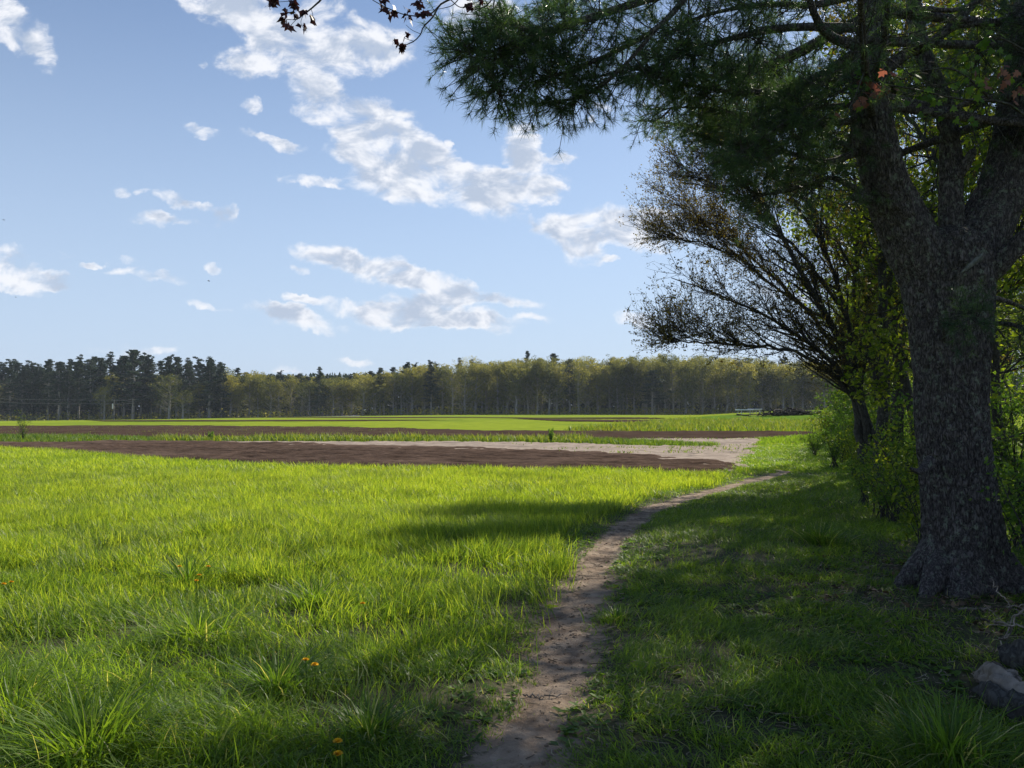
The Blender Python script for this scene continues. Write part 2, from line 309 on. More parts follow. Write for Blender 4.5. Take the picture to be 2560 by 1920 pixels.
M['pole'] = surf_mat('pole_wood', (.14, .13, .12), (.22, .21, .2), 2., bump=0)
M['wire'] = surf_mat('wire', (.25, .25, .25), (.3, .3, .3), 1., bump=0)
M['white'] = surf_mat('white_board', (.75, .75, .75), (.82, .82, .82), 3., bump=0, rough=.5)
M['dark'] = surf_mat('dark_wood', (.03, .026, .022), (.07, .06, .05), 4., bump=.3)
M['log'] = surf_mat('bare_log', (.16, .13, .10), (.38, .32, .26), 9., (.06, .05, .04), 5., bump=.8, bscale=30., bdist=.01, stretch=(1, 1, .4), w3=(.5, .6))
M['yellow'] = surf_mat('dandelion_petal', (.75, .42, .01), (.85, .5, .02), 30., bump=0)
M['bird'] = surf_mat('bird_feather', (.03, .03, .035), (.05, .05, .05), 8., bump=0)
M['scar'] = surf_mat('bare_wood', (.07, .075, .065), (.20, .20, .17), 24., bump=.6)

# ------------------------------------------------------------ terrain
def H0(x, y):
    x = np.asarray(x, float); y = np.asarray(y, float)
    z = -2.3*sst(-x/190)*sst((y-45)/230)
    z = z+1.45*np.exp(-((x-44)/21.)**2)*np.exp(-((y-104)/20.)**2)
    z = z+.55*np.exp(-((x-5)/60.)**2)*np.exp(-((y-118)/28.)**2)*0.6
    z = z+.12*sst((x-8)/8)*sst((60-y)/30)*1.5
    z = z+.10*(fbm(x*.12+3, y*.12, 5, 3)-.5)*sst(1.2-np.abs(y)/120)
    return z
def on_ground(dx, dy, f=H0, off=0.):
    r = ray(dx, dy); lo, hi = 1.5, 3.0
    t = 1.5
    while t < 1200:
        p = r*t
        if p[2]+CAMZ < f(p[0], p[1])+off: break
        lo = t; t *= 1.015
    hi = t
    for _ in range(30):
        m = (lo+hi)/2; p = r*m
        if p[2]+CAMZ < f(p[0], p[1])+off: hi = m
        else: lo = m
    p = r*hi
    return np.array([p[0], p[1], f(p[0], p[1])+off])
# path centre line from the picture: dy, left x, right x
PATH = [(1720, 985, 1185), (1659, 1035, 1200), (1600, 1080, 1212), (1500, 1125, 1245), (1400, 1143, 1285), (1300, 1188, 1305), (1250, 1222, 1318), (1200, 1255, 1333), (1150, 1305, 1372), (1110, 1358, 1412), (1095, 1388, 1442), (1075, 1452, 1512), (1060, 1515, 1562), (1050, 1548, 1603), (1040, 1590, 1645), (1028, 1640, 1690), (1018, 1680, 1715)]
pl = []
for dy, a, b in PATH:
    A = on_ground(a, dy); B = on_ground(b, dy); pl.append(((A[1]+B[1])/2, (A[0]+B[0])/2, (B[0]-A[0])/2*(.70 if dy > 1250 else .70)))
pl.sort(); PY, PX, PW = map(np.array, zip(*pl))
PX0 = PX.copy()
PY = np.concatenate([[-3], PY]); PX = np.concatenate([[PX[0]-1.2], PX]); PW = np.concatenate([[.35], PW])
def path_d(x, y):
    """signed distance (m) from the path's edge, negative inside"""
    cx = np.interp(y, PY, PX); hw = np.interp(y, PY, PW)
    sl = np.gradient(np.interp(y, PY, PX)) if False else 0
    e = (.26*(fbm(x*2.0, y*2.0, 31, 3)-.5)+.22*(fbm(x*9, y*9, 32, 3)-.5))*2*np.clip(hw*2.2, .3, 1)
    return np.abs(x-cx)-hw+e+np.clip((y-PY[-1])*.2, 0, 5)
def H(x, y):
    d = path_d(x, y)
    return H0(x, y)-.045*sst(.6-d/.5)
def sheet(name, xs, ys, f, mat, off=0., mask=None):
    X, Y = np.meshgrid(xs, ys); Z = f(X, Y)+off
    V = np.stack([X, Y, Z], -1).reshape(-1, 3)
    i = np.arange(X.size).reshape(X.shape)
    Q = np.stack([i[:-1, :-1], i[:-1, 1:], i[1:, 1:], i[1:, :-1]], -1)
    if mask is not None:
        mc = mask((X[:-1, :-1]+X[1:, 1:])/2, (Y[:-1, :-1]+Y[1:, 1:])/2); Q = Q[mc]
        Q = Q.reshape(-1, 4); used = np.unique(Q); re = np.zeros(X.size, int); re[used] = np.arange(len(used)); V = V[used]; Q = re[Q]
    return obj(name, mesh_np(name, V, Q.reshape(-1, 4), None, mat, None, True))
def inpoly(x, y, poly):
    x = np.asarray(x); r = np.zeros(x.shape, bool); n = len(poly)
    for i in range(n):
        x1, y1 = poly[i][:2]; x2, y2 = poly[(i+1) % n][:2]
        c = ((y1 > y) != (y2 > y))
        with np.errstate(all='ignore'): r ^= c & (x < (x2-x1)*(y-y1)/(y2-y1+1e-12)+x1)
    return r
def sdf(x, y, poly):
    d = np.full(np.shape(x), 1e9); n = len(poly)
    for i in range(n):
        x1, y1 = poly[i][:2]; x2, y2 = poly[(i+1) % n][:2]; ex, ey = x2-x1, y2-y1; l2 = ex*ex+ey*ey+1e-9
        t = np.clip(((x-x1)*ex+(y-y1)*ey)/l2, 0, 1); d = np.minimum(d, np.hypot(x-x1-t*ex, y-y1-t*ey))
    return np.where(inpoly(x, y, poly), -d, d)
def field(name, xs, ys, f, mat, poly, nf=1., na=.8, th=.10):
    """a soil sheet whose rim dives under the ground so that its edge is an uneven natural line"""
    def ed(x, y): return sdf(x, y, poly)+(fbm(x*nf, y*nf, 8)-.5)*2*na
    def g(x, y): return f(x, y)-th*1.6*np.clip(ed(x, y)/.25*.5+.5, 0, 1)
    return tag(sheet(name, xs, ys, g, mat, 0, lambda x, y: ed(x, y) < .5), kind='structure')
def gp(pts): return [tuple(on_ground(a, b)) for a, b in pts]
def src(pts): return [(a/S, b/S) for a, b in pts]
def nonu(lo, hi, s0, g):
    a = [0.]; s = s0
    while a[-1] < max(abs(lo), hi): a.append(a[-1]+s); s *= g
    a = np.array(a); full = np.concatenate([-a[::-1][:-1], a]); return full[(full >= lo) & (full <= hi)]
gx = nonu(-2400, 2400, .2, 1.035); gy = nonu(-60, 2500, .2, 1.03)+0.
tag(sheet('ground', gx, gy, H, M['ground']), kind='structure')
# turf base under the near grass (thatch)
CROP_TOP = [(-700, 930), (-300, 950), (0, 969), (100, 973), (250, 985), (400, 997), (600, 1008), (800, 1012), (1000, 1014), (1150, 1018), (1300, 1015), (1400, 1020), (1500, 1028), (1545, 1031)]
SOIL1 = gp([(-700, 925), (-300, 942), (0, 958), (300, 957), (480, 958), (740, 963.5), (900, 967), (1100, 972), (1340, 983), (1480, 994), (1590, 1002), (1610, 1010), (1600, 1018), (1540, 1034)]+[(a, b+3) for a, b in CROP_TOP[::-1][1:]])
PALE1 = gp([(420, 955), (740, 955.2), (1000, 955.5), (1200, 958), (1340, 963), (1500, 966), (1560, 964), (1545, 958), (1350, 951), (1380, 948), (1500, 948.5), (1640, 949), (1640, 955), (1628, 970), (1616, 1002), (1612, 1018), (1570, 1024), (1500, 1010), (1340, 990), (1100, 979), (900, 973), (740, 968), (480, 961)])
WEED = gp([(-700, 925), (-300, 934), (0, 943), (250, 946), (430, 949), (740, 947.5), (1100, 947.5), (1250, 949), (1340, 954), (1480, 960), (1548, 963), (1540, 967), (1340, 962.5), (1200, 957.5), (1000, 955.5), (740, 955), (500, 955.5), (300, 956), (0, 957), (-300, 942), (-700, 932)])
SOIL2 = gp(src([(-900, 1060), (-300, 1064), (0, 1067), (430, 1065), (850, 1069), (1100, 1075), (1300, 1079), (1550, 1080), (1900, 1080), (2040, 1081), (2045, 1088), (1990, 1092), (1900, 1097), (1550, 1099), (1378, 1097.5), (850, 1097), (430, 1095), (0, 1090), (-300, 1085), (-900, 1078)]))
CROP = gp(CROP_TOP)+gp([(1560, 1038), (1480, 1060), (1400, 1078), (1330, 1108), (1240, 1160), (1170, 1220), (1080, 1290), (820, 1340), (560, 1300), (300, 1330), (0, 1350), (-800, 1400), (-1500, 1300), (-1600, 1000)])
def furrow(x, y):
    t = (y+.10*x)
    return .06*np.sin(t*2*np.pi/1.1+2*fbm(x*.05, y*.3, 4))*sst(fbm(x*.12, y*.6, 3)*2.2-.5)-.13*np.clip(np.cos(t*2*np.pi/2.7+2.5*fbm(x*.04, y*.25, 4)), 0, 1)**6
def clod(x, y): return .10*(fbm(x*3.2, y*3.2, 11, 4)-.5)+.16*np.clip(fbm(x*5, y*5, 12, 3)-.60, 0, 1)
ar = np.array(SOIL1)
field('ploughed_field', np.arange(-90, 14, .16), np.arange(18, 62, .16), lambda x, y: H0(x, y)+furrow(x, y)+clod(x, y)*.8+.09, M['soil'], SOIL1, 1., .25, .16)
field('stubble_field', np.arange(-30, 26, .16), np.arange(21, 70, .2), lambda x, y: H0(x, y)+clod(x, y)*.8+.055, M['pale'], PALE1, 1., .5, .14)
field('tilled_field', np.arange(-130, 40, .5), np.arange(36, 110, .4), lambda x, y: H0(x, y)+clod(x*.5, y*.5)+.09, M['soilfar'], SOIL2, .5, .9, .14)
def strip(name, poly, mat, off=.06, st=1.5):
    p = np.array(poly); x0, y0 = p[:, 0].min(), p[:, 1].min(); x1, y1 = p[:, 0].max(), p[:, 1].max()
    return tag(sheet(name, np.arange(x0, x1+st, st), np.arange(y0, y1+st, st), H0, mat, off, lambda x, y: inpoly(x, y, poly)), kind='structure')
strip('tilled_strip', gp(src([(330, 1044.4), (850, 1043), (1300, 1044.2), (1660, 1046), (1660, 1047.6), (1300, 1046.2), (850, 1045), (500, 1046)])), M['soilfar'], .06, .7)
strip('tilled_strip', gp(src([(210, 1051.5), (600, 1051), (1160, 1050.5), (900, 1053), (500, 1054), (260, 1054)])), M['soilfar'], .06, .7)
strip('tilled_strip', gp(src([(1270, 1046.8), (1500, 1050), (1660, 1050.5), (1600, 1056), (1400, 1053.5)])), M['soilfar'], .06, .7)
strip('rough_meadow', gp(src([(1400, 1079.5), (1500, 1070), (1600, 1060), (1700, 1050), (1800, 1052), (2080, 1054), (2200, 1056), (2200, 1081), (1900, 1079)])), M['meadow'], .05, .8)
strip('green_mound', gp(src([(1660, 1050), (1700, 1045.5), (1780, 1041), (1850, 1036), (1950, 1034), (2150, 1036), (2250, 1040), (2200, 1056), (2080, 1054), (1800, 1052)])), M['mound'], .05, .8)
strip('road', gp(src([(-600, 1052), (-200, 1051), (100, 1049.5), (250, 1046.5), (420, 1042.5), (900, 1039.5), (900, 1041), (420, 1044), (250, 1049), (100, 1051.5), (-200, 1054), (-600, 1056)])), M['asphalt'], .08, .6)
# worn dirt path
px_ = np.arange(-3.5, 20, .03)
def path_mask(x, y): return path_d(x, y) < .30
def pathz(x, y): return H(x, y)+.022-.06*sst(path_d(x, y)/.30+.30)+.03*(fbm(x*3.5, y*3.5, 41, 3)-.5)+.018*(fbm(x*14, y*14, 43, 3)-.5)+.008*(fbm(x*30, y*30, 42, 2)-.5)
tag(sheet('dirt_path', np.arange(-3.2, 3.6, .03), np.arange(-2, 13.5, .035), pathz, M['path'], 0, path_mask), kind='structure')
tag(sheet('dirt_path', np.arange(1, 16, .05), np.arange(13.4, PY[-1]+3, .08), pathz, M['path'], .002, path_mask), kind='structure')
def turf_mat():
    m = surf_mat('turf_floor', (.035, .035, .016), (.07, .07, .03), 8., bump=.5); t = m.node_tree
    b = [n_ for n_ in t.nodes if n_.type == 'BSDF_PRINCIPLED'][0]; old = b.inputs['Base Color'].links[0].from_socket
    at_ = N(t, 'ShaderNodeAttribute', attribute_name='worn'); tc = N(t, 'ShaderNodeTexCoord'); nz_ = N(t, 'ShaderNodeTexNoise', i_Scale=14., i_Detail=6., i_Roughness=.7); L(t, tc.outputs['Object'], nz_.inputs['Vector'])
    f_ = mth(t, 'ADD', at_.outputs['Fac'], mth(t, 'MULTIPLY_ADD', nz_.outputs[0], 2.4, -1.2)); mr_ = N(t, 'ShaderNodeMapRange'); L(t, f_, mr_.inputs[0]); mr_.inputs[1].default_value = .3; mr_.inputs[2].default_value = .7
    n2 = N(t, 'ShaderNodeTexNoise', i_Scale=6., i_Detail=6.); L(t, tc.outputs['Object'], n2.inputs['Vector']); c_ = N(t, 'ShaderNodeMix', data_type='RGBA'); L(t, n2.outputs[0], c_.inputs[0]); c_.inputs[6].default_value = (.12, .082, .055, 1); c_.inputs[7].default_value = (.34, .26, .185, 1)
    x_ = N(t, 'ShaderNodeMix', data_type='RGBA'); L(t, mr_.outputs[0], x_.inputs[0]); L(t, old, x_.inputs[6]); L(t, c_.outputs[2], x_.inputs[7]); L(t, x_.outputs[2], b.inputs['Base Color'])
    return m
M['near'] = turf_mat()
def near_mask(x, y): return (y < 21) & ~inpoly(x, y, SOIL1)
tag(sheet('turf_base', np.arange(-22, 24, .08), np.arange(-3, 24, .08), H, M['near'], .006, near_mask), kind='structure')
tb = bpy.data.objects['turf_base'].data; vv = np.zeros(len(tb.vertices)*3, np.float32); tb.vertices.foreach_get('co', vv); vv = vv.reshape(-1, 3)
wa_ = tb.attributes.new('worn', 'FLOAT', 'POINT'); wa_.data.foreach_set('value', (1.25*np.exp(-np.maximum(path_d(vv[:, 0], vv[:, 1]), 0)/(.15-.09*sst((vv[:, 1]-7)/4)))*(vv[:, 1] < PY[-1])).astype(np.float32))

# ------------------------------------------------------------ grass
def blades(mb, P, h, wdt, lean, az, curl, a, K=3):
    n = len(P); t = np.linspace(0, 1, K+1)[None, :]
    d = np.stack([np.cos(az), np.sin(az)], 1)
    hor = (h*lean)[:, None]*t+(h*curl)[:, None]*t*t
    ver = h[:, None]*t*(1-.35*(lean+curl)[:, None]*t); 
    cen = np.stack([P[:, 0:1]+d[:, 0:1]*hor, P[:, 1:2]+d[:, 1:2]*hor, P[:, 2:3]+ver-.01], -1)
    fa = az+np.pi/2+rng.normal(0, .7, n)
    sd_ = np.stack([np.cos(fa), np.sin(fa), np.zeros(n)], 1)[:, None, :]
    wt = (wdt[:, None]*np.array([.8, 1., .75, .06] if K == 3 else [1., .8, .06])[None, :])[..., None]*.5
    V = np.stack([cen-sd_*wt, cen+sd_*wt], 2).reshape(n, -1, 3)
    m = 2*(K+1); i = np.arange(n)[:, None, None]*m
    q = np.array([[2*k, 2*k+1, 2*k+3, 2*k+2] for k in range(K)])[None]
    mb.add(V.reshape(-1, 3), (i+q).reshape(-1, 4), None, np.repeat(a, m))
def scatter(d0, d1, rho, u0=-.78, u1=.80):
    n = int(rho*(u1-u0)*(d1*d1-d0*d0)/2)
    d = np.sqrt(rng.uniform(d0*d0, d1*d1, n)); uu = rng.uniform(u0, u1, n)
    return uu*d, d
crop = MB(); lawn = MB(); dry = MB()
BARE = [tuple(on_ground(a, b)[:2])+(r_,) for a, b, r_ in [(1480, 1480, .35), (1560, 1560, .3), (1700, 1580, .3), (1420, 1620, .25), (2050, 1310, .9), (1930, 1230, .5), (2150, 1400, .7), (2180, 1500, .6)]]
def do_grass(d0, d1, rho, wmul, K):
    x, y = scatter(d0, d1, rho)
    pd = path_d(x, y)
    sc_ = sdf(x, y, CROP); back = y > 9
    inC = (sc_+(fbm(x*.7, y*.7, 51)-.5)*np.where(back, 1.2, 3.)+rng.normal(0, 1, len(x))*np.where(back, .12, .75)) < 0; inC &= x < np.interp(y, PY, PX)
    inS = (sdf(x, y, SOIL1) < -.35) | (sdf(x, y, PALE1) < -.45) | inpoly(x, y, SOIL2)
    dens = fbm(x*1.3, y*1.3, 60, 3); pat = fbm(x*.35, y*.35, 61, 3)
    keep = (pd > -.22) & ~inS & ((pd > .0) | (rng.random(len(x)) < .45*np.exp(np.minimum(pd, 0)/.06)+.55*np.clip((4.7-y), 0, 1)))
    keep &= rng.random(len(x)) < np.clip(.30+pd*(2.4+5*sst((y-7)/4))+(fbm(x*4, y*4, 63, 2)-.5)*1.6, .04, 1)
    for bx, by, br in BARE:
        keep &= rng.random(len(x)) < np.clip((np.hypot(x-bx, (y-by))/br)**2*(.6+dens), .06, 1)
    keep &= (rng.random(len(x)) < .45+1.1*dens) | inC
    keep &= (rng.random(len(x)) < np.clip((fbm(x*2.2, y*2.2, 67, 3)-.28)*3.2, .12, 1)) | (y > 10)
    x, y, pd, inC, dens, pat = (q[keep] for q in (x, y, pd, inC, dens, pat))
    z = H(x, y); P = np.stack([x, y, z], 1); n = len(x)
    # crop: tall, upright, even
    c = inC
    for mb, sel, kind in ((crop, c, 0), (lawn, ~c, 1)):
        k = int(sel.sum())
        if not k: continue
        p = P[sel]; dn = dens[sel]; pt = pat[sel]; q = pd[sel]
        if kind == 0:
            h = rng.uniform(.12, .24, k)*(.75+.6*dn)*np.where(p[:, 1] < 11, .25+1.45*np.clip(fbm(p[:, 0]*1.6, p[:, 1]*1.6, 66, 3), .1, .8), 1); wd = rng.uniform(.0045, .0095, k)*wmul; ln = rng.uniform(0, .5, k); cu = rng.uniform(0, .5, k)**1.0+.5*(rng.random(k) < .12)
            a = np.clip((.05+.25*sst((p[:, 1]-6)/9))+.95*rng.random(k)**1.3*(.5+.8*pt), 0, 1)
        else:
            tall = sst((dn-.46)*5)*(rng.random(k)**.5)
            left = sst((np.interp(p[:, 1], PY, PX)-.35-p[:, 0])/1.2)
            h = rng.uniform(.035, .085, k)*(.7+.7*pt+.7*left)+tall*(.06+.14*left)*rng.random(k)+.02
            h *= np.clip(.45+q*1.4, .45, 1); wd = rng.uniform(.004, .0085, k)*wmul; ln = rng.uniform(.1, .9, k); cu = rng.uniform(.0, .9, k)
            a = np.clip(.1+.62*rng.random(k)*(.5+dn)+.10*left, 0, .66); a[rng.random(k) < .035] = 1.
        az = rng.uniform(0, 2*np.pi, k)
        az2 = fbm(p[:, 0]*.9, p[:, 1]*.9, 71, 2)*9.
        az = np.where(rng.random(k) < .45, az2+rng.normal(0, .5, k), az)
        blades(mb, p, h, wd, ln, az, cu, a, K)
do_grass(1.2, 3.4, 1600, 1.0, 3)
do_grass(3.4, 5.5, 6500, .9, 3)
do_grass(5.5, 8.5, 4200, 1.0, 3)
do_grass(8.5, 13, 2300, 1.25, 2)
do_grass(13, 20, 1100, 1.7, 2)
do_grass(20, 36, 420, 2.6, 2)
# sparse clumps on the far lane and meadow
def do_far(d0, d1, rho, wd_, hh, poly=None, u0=-.8, u1=.8, mb=lawn, a0=.2, a1=.7, extra=None):
    x, y = scatter(d0, d1, rho, u0, u1)
    k = ~(inpoly(x, y, SOIL1) | inpoly(x, y, PALE1) | inpoly(x, y, SOIL2) | (path_d(x, y) < 0))
    if poly is not None: k = inpoly(x, y, poly)
    if extra is not None: k &= extra(x, y)
    x, y = x[k], y[k]; n = len(x)
    blades(mb, np.stack([x, y, H0(x, y)], 1), rng.uniform(*hh, n)*(.5+fbm(x*.8, y*.8, 77, 3)), np.full(n, wd_), rng.uniform(0, .5, n), rng.uniform(0, 6.3, n), rng.uniform(0, .5, n), np.clip(rng.uniform(a0, a1, n), 0, 1), 2)
do_far(36, 62, 60, .035, (.12, .25), u0=.15)
wm = MB(); do_far(34, 62, 110, .04, (.14, .32), WEED, -.9, .6, wm, .0, .8)
do_far(34, 62, 25, .05, (.25, .5), WEED, -.45, .1, wm, .6, 1.)
def weeds_in_soil(poly, rho, u0, u1, d0, d1, mb, thr): do_far(d0, d1, rho, .05, (.08, .2), poly, u0, u1, mb, .2, 1., lambda x, y: fbm(x*.25, y*.6, 91, 3) > thr)
weeds_in_soil(SOIL2, 9, -.7, -.1, 50, 75, wm, .5)
weeds_in_soil(PALE1, 25, .0, .45, 26, 60, wm, .6)
mead = MB()
MEADP = gp(src([(1400, 1079.5), (1500, 1070), (1600, 1060), (1700, 1050), (1800, 1052), (2080, 1054), (2200, 1056), (2200, 1083), (1900, 1080)]))
do_far(55, 110, 16, .09, (.3, .65), MEADP, .0, .6, mead, .4, 1.)
tag(obj('crop_grass', crop.mesh('crop_grass', M['crop'])), 'bright green young cereal crop filling the sunlit field left of the path', 'grass', kind='stuff')
tag(obj('grass', lawn.mesh('grass', M['grass'])), 'short mixed grass on both sides of the worn dirt path', 'grass', kind='stuff')
tag(obj('weeds', wm.mesh('weeds', M['weed'])), 'strip of green weeds between the two tilled fields', 'weeds', kind='stuff')
tag(obj('meadow_plants', mead.mesh('meadow_plants', M['weed'])), 'yellow green rough growth in front of the mound', 'plants', kind='stuff')
# litter: dry stalks, twigs lying on the ground
n = 5200; x, y = scatter(2.5, 11, 170, -.6, .75); n = len(x)
pd = path_d(x, y); nb = np.min([np.hypot(x-b[0], y-b[1])/b[2] for b in BARE], 0)
k = (rng.random(n) < np.where(nb < 1.3, 1, np.where(np.abs(pd) < .25, .55, .08))); x, y = x[k], y[k]; n = len(x)
ln_ = rng.uniform(.012, .07, n)*rng.choice([1, 1, 1.8], n); az = rng.uniform(0, 6.3, n)
P = np.zeros((n, 4, 3)); 
for j in range(4):
    t = (j/3-.5)*ln_; P[:, j, 0] = x+np.cos(az)*t+rng.normal(0, .006, n); P[:, j, 1] = y+np.sin(az)*t+rng.normal(0, .006, n)
P[:, :, 2] = H(P[:, :, 0], P[:, :, 1])+.026+rng.uniform(0, .01, (n, 1))
tubes(dry, P, np.repeat(rng.uniform(.001, .003, n)[:, None], 4, 1), 4, rng.random(n))
cb = MB(); x, y = scatter(2.4, 14, 500, -.2, .3); k = (path_d(x, y) < .12) & (rng.random(len(x)) < .25+1.2*(fbm(x*3, y*3, 95, 2)-.4)); x, y = x[k], y[k]; n = len(x)
s_ = (rng.random(n)**3*.014+.003)[:, None, None]; o6 = np.array([[1, 0, 0], [0, 1, 0], [-1, 0, 0], [0, -1, 0], [0, 0, .8], [0, 0, -.8]])[None]+rng.uniform(-.35, .35, (n, 6, 3))
V = (np.stack([x, y, pathz(x, y)+.002], 1)[:, None]+o6*s_).reshape(-1, 3); i = np.arange(n)[:, None]*6
cb.add(V, None, np.concatenate([i+q_ for q_ in ([0, 1, 4], [1, 2, 4], [2, 3, 4], [3, 0, 4], [1, 0, 5], [2, 1, 5], [3, 2, 5], [0, 3, 5])]), np.repeat(rng.random(n), 6))
tag(obj('soil_crumbs', cb.mesh('soil_crumbs', M['path'])), 'small stones and crumbs of earth lying on the worn path', 'stones', kind='stuff')
tag(obj('dry_litter', dry.mesh('dry_litter', M['straw'])), 'broken dry twigs and stalks scattered over the path and thin grass', 'litter', kind='stuff')

gw = MB()
x, y = scatter(2.2, 12, 60, -.7, .7); k = (fbm(x*.9, y*.9, 81, 3) > .54) & (path_d(x, y) > .02) & (x < 3.6); x, y = x[k], y[k]; n = len(x)
c = np.repeat(np.stack([x, y, H(x, y)+.012], 1), 7, 0); m = len(c); az = rng.uniform(0, 6.3, m); c[:, :2] += rng.normal(0, .025, (m, 2)); ax = np.stack([np.cos(az), np.sin(az), rng.uniform(.1, .9, m)], 1); ax = unit(ax)
sd_ = unit(np.cross(ax, [0, 0, 1.])); s_ = rng.uniform(.03, .075, (m, 1)); wd_ = s_*rng.uniform(.16, .3, (m, 1))
V = np.stack([c, c+ax*s_*.4+sd_*wd_, c+ax*s_*.85+sd_*wd_*.8-np.array([0, 0, .15])*s_, c+ax*s_-np.array([0, 0, .25])*s_, c+ax*s_*.85-sd_*wd_*.8-np.array([0, 0, .15])*s_, c+ax*s_*.4-sd_*wd_], 1).reshape(-1, 3); i = np.arange(m)[:, None]*6
gw.add(V, None, np.concatenate([i+[0, 1, 2], i+[0, 2, 3], i+[0, 3, 4], i+[0, 4, 5]]), np.repeat(rng.random(m), 6))
tag(obj('ground_weeds', gw.mesh('ground_weeds', M['maple'])), 'patches of low broad-leaved weeds among the foreground grass', 'weeds', kind='stuff')
ll = MB(); n = 26000; x = rng.uniform(2.2, 16, n); y = rng.uniform(3, 30, n); d0 = np.hypot(x-4.15, y-7.3)
k = (rng.random(n) < np.clip(1.5-d0/1.3, 0, 1)) | ((x > .46*y+1.2) & (rng.random(n) < .6)); x, y = x[k], y[k]; n = len(x); m = n*3
c = np.repeat(np.stack([x, y, H0(x, y)+.02], 1), 3, 0)+rng.normal(0, .05, (m, 3))*np.array([1, 1, .12]); c[:, 2] = np.maximum(c[:, 2], np.repeat(H0(x, y), 3)+.012)
leaves(ll, c, rng.uniform(.03, .075, m), rng, .25)
tag(obj('leaf_litter', ll.mesh('leaf_litter', M['litter'])), 'brown fallen leaves around the pine foot and under the wood', 'leaf litter', kind='stuff')
# tall tufts, each one a thing
def tuft(name, label, dx, dy, nb_, h, spread, a=(.2, .7), cat='grass tuft', dryf=.05, droop=1.):
    p = on_ground(dx, dy, H); mb = MB()
    r_ = np.abs(rng.normal(0, spread*.45, nb_)); th = rng.uniform(0, 6.3, nb_)
    P = np.zeros((nb_, 3)); P[:, 0] = r_*np.cos(th); P[:, 1] = r_*np.sin(th)
    hh = h*rng.uniform(.5, 1.1, nb_); aa = rng.uniform(*a, nb_); aa[rng.random(nb_) < dryf] = 1
    blades(mb, P, hh, rng.uniform(.006, .011, nb_), rng.uniform(.05, .5, nb_), th+rng.normal(0, .6, nb_), rng.uniform(.1, 1.1, nb_)*droop, aa, 3)
    tag(obj(name, mb.mesh(name, M['grass']), None, p), label, cat)
tuft('grass_tuft', 'tall arching grass tuft at the bottom left corner', 190, 1640, 420, .42, .34, droop=1.2)
tuft('grass_tuft', 'dark upright grass tuft in the left foreground beside small yellow flowers', 600, 1500, 380, .33, .24, (.0, .45))
tuft('grass_tuft', 'pale arching grass tuft with silvery blades left of the dandelions', 430, 1385, 380, .34, .36, (.35, .66), dryf=.10, droop=1.3)
tuft('grass_tuft', 'low dark grass tuft near the bottom edge left of the path', 800, 1590, 300, .22, .26, (.0, .4))
tuft('grass_tuft', 'tall thin green tuft standing out of the crop edge', 405, 1270, 200, .42, .14, (.1, .4))
tuft('grass_tuft', 'broad green tuft in the crop edge left of the lower path', 680, 1310, 320, .30, .3, (.1, .6))
tuft('grass_tuft', 'dark dense grass tuft in the shade left of the pine foot', 1770, 1175, 420, .36, .34, (.0, .35))
tuft('grass_tuft', 'upright grass tuft touching the left edge of the picture', 25, 1560, 300, .36, .28, (.3, .66), droop=.9)
tuft('grass_tuft', 'short dark grass tuft on the left edge of the path', 985, 1440, 260, .15, .22, (.0, .4))
tuft('grass_tuft', 'bluish long-bladed grass tuft at the bottom right corner', 2050, 1640, 420, .34, .36, (.0, .4), droop=1.2)
tuft('grass_tuft', 'leafy grass tuft on the right edge of the path halfway up', 1330, 1340, 220, .14, .22, (.1, .5))
# dandelions
def dandelion(dx, dy, label, D=None, hh=.26):
    p = on_ground(dx, dy, lambda x, y: H(x, y), hh); p[2] -= hh
    t = thing('dandelion', label, 'flower', p, 'dandelions in the foreground grass')
    mb = MB(); tubes(mb, np.array([[0, 0, 0], [.008, 0, hh*.5], [0, 0, hh]]), np.array([.0025, .002, .002]), 5); obj('stem', mb.mesh('stem', M['maple']), t)
    mb = MB(); m = 60; th = rng.uniform(0, 6.3, m); el = rng.uniform(.05, 1.3, m)
    ax = np.stack([np.cos(th)*np.cos(el), np.sin(th)*np.cos(el), np.sin(el)*.6], 1); b = np.stack([-np.sin(th), np.cos(th), np.zeros(m)], 1)*.004
    o = np.array([0, 0, hh]); V = np.stack([o+ax*.002-b*.5, o+ax*.002+b*.5, o+ax*.021+b, o+ax*.021-b], 1).reshape(-1, 3)
    mb.add(V, np.arange(m*4).reshape(-1, 4)); obj('flower_head', mb.mesh('flower_head', M['yellow']), t)
for dx, dy, lb in [(387, 1224, 'orange yellow dandelion, upper left of the group in the crop edge'), (450, 1224, 'orange yellow dandelion, upper right of the group in the crop edge'), (430, 1243, 'orange yellow dandelion in the middle of the group in the crop edge'), (424, 1255, 'orange yellow dandelion, lowest of the group in the crop edge'),
                   (8, 1262, 'yellow dandelion at the left edge of the picture'), (24, 1258, 'yellow dandelion second from the left edge of the picture'), (783, 1304, 'lone orange dandelion above the dark tuft gap near the path'), (660, 1622 - 120 - 76, 'yellow dandelion beside the dark upright tuft, upper one of a pair'), (680, 1436, 'yellow dandelion beside the dark upright tuft, lower one of a pair'), (730, 1641 - 12, 'yellow dandelion by the bottom edge, lower one of two'), (729, 1612 - 10, 'yellow dandelion near the bottom edge, upper one of two')]:
    dandelion(dx, dy, lb)

